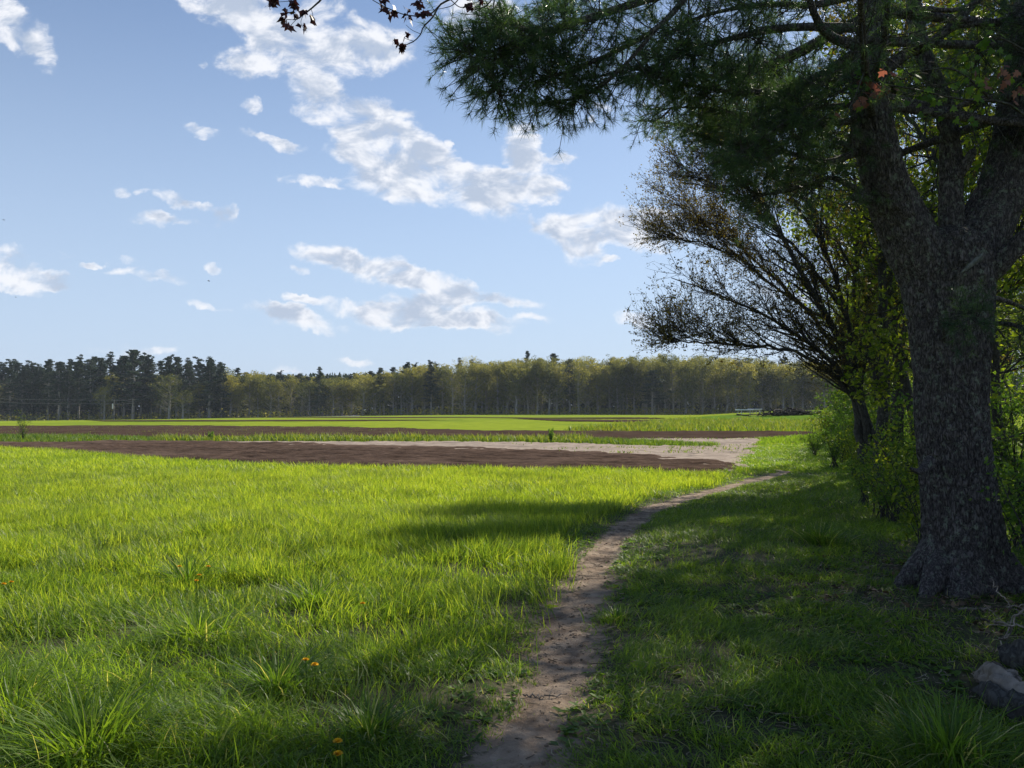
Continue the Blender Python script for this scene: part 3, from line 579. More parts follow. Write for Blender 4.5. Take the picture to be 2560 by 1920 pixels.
# ------------------------------------------------------------ far treeline prototypes
def proto_dec(seed, h=20., wd=9., low=.25, bare=False):
    r = np.random.default_rng(seed); tr = MB(); cr = MB()
    K = 9; zs = np.linspace(0, h*.8, K); P = np.stack([np.cumsum(r.normal(0, .12, K)), np.cumsum(r.normal(0, .12, K)), zs], 1); P -= P[0]
    tubes(tr, P, np.linspace(.44, .10, K), 6)
    nb_ = 44; cl = []
    for i in range(nb_):
        z0 = h*r.uniform(low, .78); t = np.interp(z0, zs, np.arange(K)); b0 = np.array([np.interp(z0, zs, P[:, 0]), np.interp(z0, zs, P[:, 1]), z0])
        az = r.uniform(0, 6.3); reach = wd*.5*math.sin(math.pi*min(1, (z0/h-low+.18)/(1.12-low)))**.6*r.uniform(.6, 1.08)
        e = b0+np.array([math.cos(az)*reach, math.sin(az)*reach, reach*r.uniform(.5, 1.1)]); e[2] = min(e[2], h*.97)
        m = (b0+e)/2+np.array([0, 0, -.15*reach]); B = spline([b0, m, e], 6); tubes(tr, B, np.linspace(.10, .03, 6), 4)
        for s in range(5): cl.append((B[r.integers(2, 6)]+r.normal(0, .7, 3), r.uniform(.8, 1.7), r.uniform(.5, 1)))
    for s in range(14): cl.append((np.array([r.normal(0, wd*.17), r.normal(0, wd*.17), h*r.uniform(.82, .96)]), r.uniform(.8, 1.6), 1))
    for c, rad, wgt in cl:
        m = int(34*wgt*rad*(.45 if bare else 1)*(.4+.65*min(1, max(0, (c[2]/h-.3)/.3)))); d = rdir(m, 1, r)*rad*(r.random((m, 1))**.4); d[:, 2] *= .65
        cards(cr, c+d, r.uniform(.22, .5, m), r, .6, np.clip(r.normal(.15+.42*c[2]/h, .16)+r.normal(0, .12, m), 0, 1))  # tint lightens upwards: sunlit crown tops painted into the leaf colour
    return tr.mesh('trunk', M['fbark']), cr.mesh('crown', M['fardec'])
def proto_pine(seed, h=23., wd=8., low=.35, gap=1.1, ragged=.3):
    r = np.random.default_rng(seed); tr = MB(); cr = MB(); K = 8
    zs = np.linspace(0, h*.99, K); P = np.stack([r.normal(0, .15, K), r.normal(0, .15, K), zs], 1); P[0, :2] = 0
    tubes(tr, P, np.linspace(.36, .04, K), 6)
    z = h*low
    while z < h*.985:
        f = (z/h-low)/(1-low); reach = wd*.5*(1-f)**.6*(.35+.65*min(1, f*3+.3))
        for b in range(r.integers(4, 6)):
            az = r.uniform(0, 6.3); rr = reach*r.uniform(.35, 1.1+ragged)
            b0 = np.array([0, 0, min(z+r.normal(0, .45), h*.985)]); e = b0+np.array([math.cos(az)*rr, math.sin(az)*rr, rr*r.uniform(.0, .38)])
            B = spline([b0, (b0+e)/2-np.array([0, 0, .08*rr]), e], 5); tubes(tr, B, np.linspace(.08, .02, 5), 4)
            for s in range(int(3+rr*1.3)):
                t = r.uniform(.35, 1.); c = b0+(e-b0)*t+r.normal(0, .25, 3); m = 24
                d = rdir(m, 1, r)*r.uniform(.4, .95)*(r.random((m, 1))**.5); d[:, 2] = d[:, 2]*.3+.1
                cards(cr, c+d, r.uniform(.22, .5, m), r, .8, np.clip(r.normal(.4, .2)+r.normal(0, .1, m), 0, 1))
        z += gap*r.uniform(.6, 1.2)
    return tr.mesh('trunk', M['fbark']), cr.mesh('crown', M['farpine'])
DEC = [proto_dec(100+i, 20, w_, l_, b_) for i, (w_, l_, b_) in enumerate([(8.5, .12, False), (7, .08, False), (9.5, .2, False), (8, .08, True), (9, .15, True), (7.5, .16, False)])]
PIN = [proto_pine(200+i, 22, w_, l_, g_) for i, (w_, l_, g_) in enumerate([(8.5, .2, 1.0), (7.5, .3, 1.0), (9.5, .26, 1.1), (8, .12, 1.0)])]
def plant(pro, name, label, cat, group, loc, hscale, wscale, rz):
    t = thing(name, label, cat, loc, group, rz=rz); t.scale = (wscale, wscale, hscale)
    obj('trunk', pro[0], t); obj('crown', pro[1], t); return t
TOP = np.array([(-700, 780), (-300, 785), (0, 790), (100, 786), (200, 778), (260, 772), (300, 768), (350, 777), (400, 782), (440, 782), (500, 800), (560, 807), (680, 814), (720, 818), (800, 808), (870, 797), (950, 788), (1000, 780), (1150, 773), (1200, 776), (1300, 776), (1400, 768), (1500, 772), (1600, 778), (1800, 782), (2500, 782)])
BASE = np.array([(-700, 915), (0, 907), (200, 904), (400, 898), (560, 897), (1000, 895), (1300, 896), (2500, 896)])
FRONT = []
def far_tree(dx, dist, kind, dtop=0., name=None, label=None, group=None, wsc=1.):
    lab0 = label
    top = np.interp(dx, TOP[:, 0], TOP[:, 1])+dtop
    x = ray(dx, 890); X = x[0]/x[1]*dist; z = float(H0(X, dist)); zt = at(dx, top, dist)[2]; h = max(zt-z, 4.)
    pro = (PIN if kind == 'p' else DEC)[int(rng.integers(0, 4 if kind == 'p' else 6))]
    h0 = 22 if kind == 'p' else 20
    sec = ('left of the utility poles' if dx < 240 else 'behind the utility poles' if dx < 330 else 'right of the utility poles' if dx < 480 else 'left of the lone pine' if dx < 690 else 'right of the lone pine' if dx < 1000 else 'above the weedy strip middle' if dx < 1250 else 'left of the low dark conifer' if dx < 1410 else 'behind the mound')
    row = 'front' if dist < 270 else 'second' if dist < 285 else 'rear'
    if label is None:
        label = ('dark green pine in the ' if kind == 'p' else 'olive broadleaf tree in the ')+row+' row '+sec
        group = ('far pines, ' if kind == 'p' else 'far broadleaf trees, ')+row+' row '+sec
    s = h/h0*1.06
    auto = lab0 is None
    o_ = plant(pro, name or ('pine_tree' if kind == 'p' else 'broadleaf_tree'), label, 'tree', group, (X, dist, z-.15), s, (.75+.25*s)*wsc*float(rng.uniform(.85, 1.15)), float(rng.uniform(0, 6.3)))
    if auto and row == 'front' and dx > 4: FRONT.append((dx, kind, o_))
    return o_
def kind_at(dx, row):
    if dx < 480: p = .92 if row else .78
    elif dx < 690: p = .25 if row else .04
    elif dx < 1040: p = .75 if row == 2 else .2 if row else .05
    else: p = .16 if row == 2 else .03
    return 'p' if rng.random() < p else 'd'
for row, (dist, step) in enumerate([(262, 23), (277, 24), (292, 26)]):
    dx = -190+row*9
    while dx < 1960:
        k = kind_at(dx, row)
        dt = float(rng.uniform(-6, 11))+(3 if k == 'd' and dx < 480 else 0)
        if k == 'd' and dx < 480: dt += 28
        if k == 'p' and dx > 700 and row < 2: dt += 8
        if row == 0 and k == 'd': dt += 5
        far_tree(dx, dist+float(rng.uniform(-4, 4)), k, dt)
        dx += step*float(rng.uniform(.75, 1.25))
far_tree(690, 256, 'p', -17, 'pine_tree', 'lone layered pine standing above the olive trees left of centre', None, .75)
far_tree(288, 256, 'p', -6, 'pine_tree', 'broad-topped pine, tallest of the left stand, above the utility poles', None, 1.25)
far_tree(452, 255, 'p', -6, 'pine_tree', 'tall spreading pine at the right end of the left pine stand', None, 1.2)
far_tree(478, 258, 'p', 0, 'pine_tree', 'narrower pine leaning beside the tall spreading pine', None, .9)
far_tree(1140, 300, 'p', -9, 'pine_tree', 'dark pine top poking above the yellow green crowns right of centre', None, .8)
far_tree(1410, 255, 'p', 36, 'spruce_tree', 'low dark blue green conifer inside the right part of the wood edge', None, 1.2)
far_tree(365, 248, 'd', 30, 'broadleaf_tree', 'round yellow green tree in front of the pines right of the poles', None, 1.1)
far_tree(395, 247, 'd', 62, 'broadleaf_tree', 'lower olive tree with drooping side right of the round yellow green tree', None, 1.)
far_tree(225, 250, 'd', 58, 'broadleaf_tree', 'small bright green tree in front of the dark pines left of the poles', None, .8)
far_tree(820, 262, 'p', -4, 'pine_tree', 'small pine top poking over the olive trees, left of the row of pine tops', None, .7)
far_tree(880, 268, 'p', -8, 'pine_tree', 'spire-topped pine in the row of pine tops left of centre', None, .8)
far_tree(930, 268, 'p', -6, 'pine_tree', 'wide pine top next to the yellow green crowns left of centre', None, .9)
ORD = 'first second third fourth fifth sixth seventh eighth ninth tenth eleventh twelfth thirteenth fourteenth fifteenth sixteenth seventeenth eighteenth nineteenth twentieth'.split()
FRONT.sort(key=lambda a_: a_[0]); cnt = {}
for dx, kind, o_ in FRONT:
    mark = 'left picture edge' if dx < 240 else 'utility poles' if dx < 480 else 'tall spreading pine' if dx < 690 else 'lone layered pine' if dx < 1040 else 'middle of the treeline' if dx < 1410 else 'low dark conifer'
    j = cnt.get(mark, 0); cnt[mark] = j+1
    if j > 19: continue
    o_['label'] = ('dark pine' if kind == 'p' else 'olive broadleaf tree')+', '+ORD[j]+' front-row tree rightwards from the '+mark
    o_['group'] = 'front row of the far wood'
# undergrowth at the foot of the wood and a deep dark interior
ug = MB(); n = 15000; dxs = rng.uniform(-250, 2050, n); dist = rng.uniform(250, 275, n); X = (dxs*S-1280)/F*dist
cards(ug, np.stack([X, dist, H0(X, dist)+rng.random(n)**1.2*4.2*fbm(X*.1, dist*.1, 3)], 1), rng.uniform(.3, .8, n), rng, .6, np.clip(rng.normal(.45, .2, n), 0, 1))
tag(obj('undergrowth', ug.mesh('undergrowth', M['fardec'])), 'low brush and saplings along the foot of the far wood', 'undergrowth', kind='stuff')
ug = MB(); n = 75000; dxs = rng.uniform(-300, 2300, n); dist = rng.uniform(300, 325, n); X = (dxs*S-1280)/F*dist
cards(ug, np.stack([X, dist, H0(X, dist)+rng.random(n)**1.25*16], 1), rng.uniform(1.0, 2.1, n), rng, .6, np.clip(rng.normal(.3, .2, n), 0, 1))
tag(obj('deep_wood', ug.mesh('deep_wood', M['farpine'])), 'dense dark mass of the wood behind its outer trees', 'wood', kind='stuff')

# ------------------------------------------------------------ poles, wires
def pole(dx, lab, h, transformer=False, lean=0.):
    r_ = ray(dx, 905); D = 246.; X = r_[0]/r_[1]*D; z = float(H0(X, D))
    t = thing('utility_pole', lab, 'pole', (X, D, z), 'utility poles by the road')
    mb = MB(); tubes(mb, np.array([[0, 0, -.2], [lean*.5, 0, h*.5], [lean, 0, h]]), np.array([.17, .15, .13]), 10)
    mb2 = MB(); tubes(mb2, np.array([[-.7+lean, 0, h-.25], [.7+lean, 0, h-.25]]), np.array([.07, .07]), 4)
    obj('pole_shaft', mb.mesh('pole_shaft', M['pole']), t); obj('crossarm', mb2.mesh('crossarm', M['pole']), t)
    if transformer:
        mb3 = MB(); tubes(mb3, np.array([[-.45, 0, h*.55], [-.45, 0, h*.8]]), np.array([.16, .16]), 10); obj('conduit', mb3.mesh('conduit', M['white']), t)
    return np.array([X+lean, D, z+h])
p1 = pole(246, 'pale utility pole with a side conduit, left of the two by the road', at(246, 863, 246)[2]-float(H0(-123, 246)), True)
p2 = pole(284, 'slightly leaning utility pole, right of the two by the road', at(284, 861, 246)[2]-float(H0(-118, 246)), False, .35)
p0 = at(-60, 858, 246)
for i, dz in enumerate((-.15, -1.35)):
    mb = MB()
    for a, b in ((p0, p1), (p1, p2)):
        q = spline([a, (a+b)/2-np.array([0, 0, .25]), b], 14); q[:, 2] += dz; tubes(mb, q, np.full(14, .035), 4)
    tag(obj('power_line', mb.mesh('power_line', M['wire'])), ('upper' if i == 0 else 'lower')+' wire running left from the utility poles', 'wire')

# ------------------------------------------------------------ tables, brush pile, small shrubs
def box(mb, c, s):
    c = np.array(c); s = np.array(s)/2
    V = np.array([[x, y, z] for x in (-1, 1) for y in (-1, 1) for z in (-1, 1)])*s+c
    mb.add(V, [[0, 1, 3, 2], [4, 6, 7, 5], [0, 4, 5, 1], [2, 3, 7, 6], [0, 2, 6, 4], [1, 5, 7, 3]])
def table(dx, dy, label, rz, L_=2.3):
    p = on_ground(dx, dy); p[2] += .0
    t = thing('white_table', label, 'table', p, 'white tables on the mound', rz=rz)
    m = MB(); box(m, (0, 0, .64), (L_, 1.3, .16)); obj('table_top', m.mesh('table_top', M['white']), t)
    for sx in (-1, 1):
        for sy in (-1, 1): m = MB(); tubes(m, np.array([[sx*(L_/2-.2), sy*.45, 0], [sx*(L_/2-.25), sy*.4, .58]]), np.array([.035, .035]), 6); obj('leg', m.mesh('leg', M['white']), t)
    m = MB(); box(m, (0, 0, .3), (L_-.5, .05, .05)); obj('brace', m.mesh('brace', M['white']), t)
table(1614, 896.5, 'long white-topped table on the green mound, left of the two', .25, 2.5); table(1631, 895.5, 'shorter white-topped table on the green mound, right of the two', -.2, 1.6)
bp = MB(); p = on_ground(1712, 897); m = 260
a_ = rng.normal(0, 1, (m, 3))*np.array([2.1, .6, .22])+np.array([0, 0, .35]); d_ = rdir(m, .25)*rng.uniform(.2, .8, (m, 1)); a_[:, 2] = np.clip(a_[:, 2]*(1-np.abs(a_[:, 0])/6), .03, 1)
tubes(bp, np.stack([a_-d_, a_+rng.normal(0, .05, (m, 3)), a_+d_], 1), np.repeat(rng.uniform(.02, .09, (m, 1)), 3, 1), 5)
tag(obj('brush_pile', bp.mesh('brush_pile', M['dark']), None, p), 'dark low pile of cut branches on top of the green mound', 'brush pile')
mb = MB(); tubes(mb, np.array([[-.45, 0, .35], [-.15, 0, .36], [.15, 0, .38], [.45, .05, .4]]), np.array([.28, .33, .33, .27]), 12); mb.add(np.array([[-.45, 0, .35]]), None, None)
tag(obj('log', mb.mesh('log', M['dark']), None, on_ground(1680, 896)), 'thick dark log at the left end of the brush pile', 'log')
def shrub(r, h, wd, nst, nl, ls, mat, lname='foliage', top=.25, bm='bark2', tw=1.):
    st = MB(); lf = MB(); P = []
    for i in range(nst):
        az = r.uniform(0, 6.3); rr = wd*.5*r.uniform(.3, 1); hh = h*r.uniform(.6, 1)
        B = spline([[r.normal(0, .05*wd), r.normal(0, .05*wd), 0], [math.cos(az)*rr*.4, math.sin(az)*rr*.4, hh*.5], [math.cos(az)*rr, math.sin(az)*rr, hh]], 7); P.append(B)
    P = np.array(P); tubes(st, P, np.repeat(np.linspace(.012, .003, 7)[None], nst, 0)*tw*h/1.5, 4)
    # side twigs
    nt_ = nst*8; i = r.integers(0, nst, nt_); j = r.integers(2, 7, nt_); a = P[i, j]; d = unit(rdir(nt_, .7, r)+np.array([0, 0, .5]))*r.uniform(.12, .35, (nt_, 1))*h/1.5
    tubes(st, np.stack([a, a+d*.5+r.normal(0, .01, (nt_, 3)), a+d], 1), np.repeat(np.array([[.004, .003, .002]]), nt_, 0)*tw*h/1.5, 3)
    i = r.integers(0, nt_, nl); c = a[i]+d[i]*r.uniform(.2, 1.05, (nl, 1))+r.normal(0, .03*h, (nl, 3))
    leaves(lf, c, r.uniform(.6, 1.2, nl)*ls, r)
    return st.mesh('stem', M[bm]), lf.mesh(lname, M[mat])
rs = np.random.default_rng(5)
def one_shrub(pro, name, label, p, sc, rz=0., group=None, cat='shrub'):
    t = thing(name, label, cat, p, group, rz=rz); t.scale = sc; obj('stem', pro[0], t); obj('foliage', pro[1], t); return t
sap = shrub(rs, 1.5, .9, 12, 260, .07, 'weed')
one_shrub(sap, 'sapling', 'bare-looking pale sapling in the weedy strip at the far left', on_ground(50, 953), (1, 1, 1.0))
weedp = shrub(rs, .5, .5, 14, 500, .07, 'maple')
one_shrub(weedp, 'weed_plant', 'dark round weed sticking up in the weedy strip left of centre', on_ground(455, 953), (.8, .8, .9), cat='plant')
one_shrub(weedp, 'weed_plant', 'dark round weed sticking up in the weedy strip right of centre', on_ground(1191, 957), (.9, .9, 1.3), cat='plant')

# ------------------------------------------------------------ big pine
pt = thing('pine_tree', 'huge dark forked pine with flared root foot and lichen bark at the right', 'tree', (at(2075, 1290, 7.45)[0], 7.45, 0))
PO = np.array(pt.location); PO[2] = float(H0(PO[0], PO[1])); pt.location = PO
def rough_tube(mb, pts, n, sides, seed, amp=.02, lobes=None, bend=0):
    """pts rows: dx, dy, D, halfwidth(display px)"""
    q = []
    for dx, dy, D, hw in pts: p = at(dx, dy, D)-PO; q.append([*p, hw*S/F*D*.85])
    q = spline(q, n); P = q[:, :3]; Rr = np.maximum(q[:, 3], .004)
    th = np.arange(sides)/sides*2*np.pi; zz = np.concatenate([[0], np.cumsum(np.linalg.norm(np.diff(P, axis=0), axis=1))])
    TT, ZZ = np.meshgrid(th, zz)
    cx = np.cos(TT)*3; 
    rid = np.abs(fbm(TT*22*Rr.mean(), ZZ*7, seed, 3)-.5)*2
    per = .5-.5*np.cos(TT)   # blend to hide the seam
    rid2 = np.abs(fbm((TT+9)*22*Rr.mean(), ZZ*7, seed+3, 3)-.5)*2
    wgt = np.clip(np.minimum(TT, 2*np.pi-TT)/.6, 0, 1); rr = rid*wgt+rid2[:, ::-1]*(1-wgt)
    prof = 1+amp/Rr[:, None]*(np.clip(rr*3.2, 0, 1)-.5)+.05*np.sin(TT*2+ZZ*.8+seed)+.03*np.sin(TT*3-ZZ*1.3)
    if lobes is not None: prof = prof+lobes(TT, P[:, 2][:, None]*np.ones_like(TT))
    tubes(mb, P, Rr, sides, 0., prof)
    return q
tm = MB()
def lob(T_, z):
    f = np.clip(1-z/.75, 0, 1)**2.2
    return f*(.25+.28*np.sin(T_*5+.7)+.20*np.sin(T_*3+1.9)+.1*np.sin(T_*11))
rough_tube(tm, [(2078, 1330, 7.45, 118), (2080, 1270, 7.45, 108), (2082, 1200, 7.45, 96), (2080, 1130, 7.45, 90), (2066, 1000, 7.45, 82), (2057, 900, 7.45, 80), (2055, 800, 7.45, 81), (2052, 700, 7.45, 90), (2045, 620, 7.45, 99), (2040, 560, 7.45, 98), (2035, 520, 7.45, 78), (2032, 495, 7.45, 40)], 300, 160, 3, .03, lob)
# tapering buttress roots
for dx1, D1, dx0, w0 in [(1925, 7.35, 2035, 34), (1990, 6.95, 2050, 30), (2150, 6.95, 2105, 30), (2235, 7.4, 2130, 34), (2080, 6.85, 2080, 30), (1960, 7.9, 2040, 28)]:
    g = at(dx1, 1300, D1); g[2] = float(H0(g[0], g[1]))-.05; g -= PO
    a0 = at(dx0, 1175, 7.42)-PO; mid = a0*.42+g*.58; mid[2] = a0[2]*.22+.03
    q = spline([a0, mid, g], 40); rr = np.interp(np.linspace(0, 1, 40), [0, .45, 1], [w0*S/F*7.4, .11, .035])
    T_, Z_ = np.meshgrid(np.arange(40)/40*2*np.pi, np.linspace(0, 1, 40)); tubes(tm, q, rr, 40, 0., 1+.18*(fbm(T_*2.5+dx1, Z_*14, 5, 3)-.5))
LIMB = {}
LIMB['a'] = rough_tube(tm, [(2020, 640, 7.45, 55), (1985, 555, 7.42, 66), (1950, 480, 7.4, 62), (1922, 415, 7.35, 56), (1903, 350, 7.3, 53), (1885, 270, 7.25, 50), (1880, 180, 7.2, 44), (1884, 80, 7.15, 39), (1890, -50, 7.1, 36), (1885, -350, 7., 30), (1870, -800, 6.9, 20), (1865, -1150, 6.9, 6)], 260, 120, 13, .026)
LIMB['b'] = rough_tube(tm, [(2075, 640, 7.5, 60), (2100, 560, 7.55, 66), (2128, 490, 7.6, 62), (2165, 410, 7.65, 54), (2190, 310, 7.7, 47), (2203, 200, 7.75, 42), (2222, 60, 7.8, 38), (2245, -150, 7.9, 30), (2260, -500, 7.9, 22), (2270, -950, 8, 6)], 220, 100, 23, .024)
LIMB['c'] = rough_tube(tm, [(2048, 600, 7.55, 40), (2056, 510, 7.6, 32), (2055, 420, 7.65, 28), (2054, 320, 7.7, 25), (2040, 230, 7.7, 22), (2008, 150, 7.75, 20), (1985, 80, 7.8, 19), (1972, -60, 7.9, 15), (1975, -400, 8, 6)], 140, 60, 33, .022)
rough_tube(tm, [(2100, 610, 7.4, 26), (2145, 580, 7.3, 30), (2180, 548, 7.2, 25), (2225, 512, 7.1, 23), (2330, 470, 6.9, 18), (2480, 440, 6.7, 9)], 60, 40, 43, .012)
rough_tube(tm, [(2062, 390, 7.6, 12), (2082, 362, 7.55, 12), (2100, 330, 7.5, 10), (2104, 322, 7.5, 3)], 14, 20, 44, .006)
rough_tube(tm, [(1880, 430, 7.35, 14), (1850, 425, 7.2, 12), (1842, 424, 7.15, 3)], 12, 20, 45, .006)
rough_tube(tm, [(2010, 992, 7.15, 12), (1988, 1018, 7.0, 9), (1966, 1012, 6.9, 3)], 12, 16, 46, .005)
BR = []   # branches carrying foliage: list of (k,3) polylines in pine space
def bough(pts, hw0, hw1=1.5, n=18, sides=10):
    q = []
    m = len(pts)
    for i, (dx, dy, D) in enumerate(pts): q.append([dx, dy, D, hw0+(hw1-hw0)*i/(m-1)])
    s = rough_tube(tm, q, n, sides, 50, .003); BR.append(s[:, :3]); return s
bough([(1900, 60, 7.1), (1850, 95, 6.9), (1790, 75, 6.7), (1755, 20, 6.5), (1740, -60, 6.3)], 16, 6)
bough([(1880, -80, 7.1), (1720, -70, 6.6), (1500, -30, 6.1), (1300, 30, 5.7), (1150, 80, 5.4), (1060, 112, 5.2), (1005, 108, 5.15)], 18)
bough([(1500, -30, 6.1), (1420, 60, 5.9), (1290, 130, 5.7), (1190, 165, 5.55), (1120, 185, 5.5)], 9)
bough([(1420, 60, 5.9), (1340, 150, 5.8), (1260, 205, 5.7), (1190, 222, 5.65)], 6)
bough([(1300, 30, 5.7), (1200, 60, 5.5), (1120, 60, 5.3), (1075, 45, 5.2)], 6)
bough([(1150, 80, 5.4), (1110, 135, 5.35), (1085, 175, 5.3), (1075, 205, 5.3)], 4)
bough([(1870, 60, 7.1), (1700, 60, 6.7), (1550, 90, 6.4), (1450, 120, 6.2), (1390, 160, 6.1)], 12)
bough([(1860, 160, 7.2), (1740, 180, 6.9), (1620, 200, 6.6), (1520, 190, 6.4), (1450, 170, 6.3)], 11)
bough([(1850, 260, 7.2), (1750, 270, 7.0), (1640, 265, 6.8), (1540, 235, 6.6), (1450, 232, 6.5)], 10)
bough([(1850, 330, 7.3), (1780, 350, 7.1), (1700, 330, 6.9), (1600, 320, 6.8), (1520, 290, 6.8)], 10)
bough([(1870, 420, 7.3), (1800, 385, 7.2), (1740, 400, 7.1), (1650, 420, 7.0), (1590, 395, 7.0)], 8)
bough([(1880, 100, 7.2), (1800, 190, 6.8), (1700, 260, 6.5), (1600, 330, 6.3)], 8)
bough([(1885, -20, 7.1), (1760, 10, 7.0), (1640, 10, 6.9), (1500, 40, 6.8), (1420, 90, 6.7)], 11)
bough([(1885, -120, 7.1), (1700, -110, 7.2), (1500, -90, 7.3), (1300, -40, 7.4), (1180, 0, 7.5)], 11)
bough([(1890, 20, 7.3), (1780, 90, 7.6), (1680, 140, 7.9), (1600, 150, 8.2)], 9)
bough([(1880, 220, 7.4), (1760, 230, 7.8), (1660, 190, 8.2), (1560, 120, 8.6)], 9)
bough([(1905, 340, 7.4), (1800, 300, 7.8), (1700, 220, 8.2), (1640, 150, 8.5)], 9)
# right of the fork
bough([(1900, 160, 7.2), (1960, 115, 7.2), (2010, 95, 7.2), (2070, 40, 7.2), (2130, -20, 7.2), (2200, -90, 7.2)], 17, 8)
bough([(2010, 95, 7.2), (2060, 60, 7.1), (2120, 50, 7.0), (2200, 35, 6.9), (2300, 10, 6.8)], 10, 4)
bough([(1900, 40, 7.2), (1980, 20, 7.0), (2060, 22, 6.9), (2110, 5, 6.8)], 9, 4)
bough([(2190, 210, 7.7), (2120, 215, 7.4), (2080, 225, 7.2), (2040, 245, 7.1)], 11, 3)
bough([(2140, 700, 7.6), (2180, 700, 7.4), (2230, 720, 7.2), (2300, 760, 7.1)], 7)
bough([(2140, 640, 7.9), (2200, 660, 8.2), (2260, 690, 8.4), (2340, 700, 8.6)], 7)
bough([(2040, 740, 7.3), (2040, 700, 6.9), (2070, 680, 6.6), (2110, 690, 6.4)], 4)
bough([(2200, 420, 7.7), (2260, 440, 7.4), (2330, 480, 7.2)], 7)
nfg = len(BR)
# crown above the frame
for i in range(30):
    key, idx = ('a', int(rng.integers(120, 225))) if i % 2 else ('b', int(rng.integers(110, 195)))
    s = LIMB[key][idx][:3]; az = rng.uniform(0, 6.3); rr = rng.uniform(1.6, 3.6)*(1-(s[2]-5)/16)
    q = spline([s, s+np.array([math.cos(az)*rr*.5, math.sin(az)*rr*.5, -.05*rr]), s+np.array([math.cos(az)*rr, math.sin(az)*rr, .12*rr])], 14)
    tubes(tm, q, np.linspace(.05, .008, 14), 8); BR.append(q)
obj('trunk', tm.mesh('trunk', M['bark'], True), pt)
# twigs + needle tufts
tw = MB(); nd = MB()
def pine_foliage(B, dens, spread, ntuft, hang=.1, first=.25):
    k = len(B); L_ = np.linalg.norm(np.diff(B, axis=0), axis=1).sum()
    m = int(dens*L_); t = rng.uniform(first, 1, m)**.85*(k-1); i = np.clip(t.astype(int), 0, k-2); f = (t-i)[:, None]
    s = B[i]*(1-f)+B[i+1]*f; T_ = unit(B[i+1]-B[i])
    d = unit(T_*.55+rdir(m, .75)+np.array([0, 0, .05])); ln = rng.uniform(.35, 1.0, m)*spread*(1.1-.55*t/(k-1))
    e = s+d*ln[:, None]; e[:, 2] -= hang*ln*rng.uniform(-.2, 1, m); mid = (s+e)/2-np.array([0, 0, .06])*ln[:, None]
    e2 = e+(d*.5+np.array([0, 0, .45]))*ln[:, None]*.22
    P = np.stack([s, (s+mid)/2, mid, e, e2], 1); tubes(tw, P, np.array([[.006, .005, .004, .003, .002]])*np.ones((m, 1)), 4)
    # tufts along the twig and on subtwigs
    for q in range(ntuft):
        tt = rng.uniform(.35, 1.0, m)[:, None]; c0 = s*(1-tt)+e*tt
        d2 = unit(d+rdir(m, .8)*.9); l2 = rng.uniform(.06, .22, (m, 1)); c = c0+d2*l2 if q < ntuft-1 else e2
        if q < ntuft-1: tubes(tw, np.stack([c0, c0+d2*l2*.5, c], 1), np.array([[.003, .0025, .002]])*np.ones((m, 1)), 3)
        needle_tufts(c, d2)
def needle_tufts(c, ax, nn=26):
    m = len(c); d = unit(np.repeat(ax, nn, 0)*.5+rdir(m*nn, 1.)*.8); ln = rng.uniform(.055, .09, (m*nn, 1))
    o = np.repeat(c, nn, 0)-np.repeat(ax, nn, 0)*rng.uniform(0, .05, (m*nn, 1)); sd_ = unit(np.cross(d, rdir(m*nn, 1)))*.0016
    e = o+d*ln; e[:, 2] -= ln[:, 0]*.12
    V = np.stack([o-sd_, o+sd_, e], 1).reshape(-1, 3); nd.add(V, None, np.arange(m*nn*3).reshape(-1, 3), np.repeat(np.repeat(rng.random(m), nn), 3))
for i, B in enumerate(BR[:nfg]):
    if 17 <= i <= 20: pine_foliage(B, 5, .45, 2, first=.5)
    elif i == 0: pine_foliage(B, 6, .5, 2, first=.4)
    elif i == 23: pine_foliage(B, 30, .4, 3, .3)
    elif i > 20: pine_foliage(B, 26, .6, 4, .3)
    else: pine_foliage(B, 44 if i < 6 else 46, .36 if i in (2, 3, 4, 5) else .5, 5, .25, .15)
for B in BR[nfg:]: pine_foliage(B, 22, .7, 3, .1, .2)
obj('twigs', tw.mesh('twigs', M['bark2']), pt); obj('needles', nd.mesh('needles', M['needle']), pt)
mb = MB(); a = at(2075, 590, 7.0)-PO; b = at(2125, 545, 7.05)-PO; q = spline([a, (a+b)/2+np.array([0, -.03, 0]), b], 8)
tubes(mb, q, np.array([.006, .012, .02, .022, .026, .018, .012, .004]), 8); o = obj('branch_scar', mb.mesh('branch_scar', M['scar'], True), pt); o['label'] = 'pale bare wood scar below the fork'

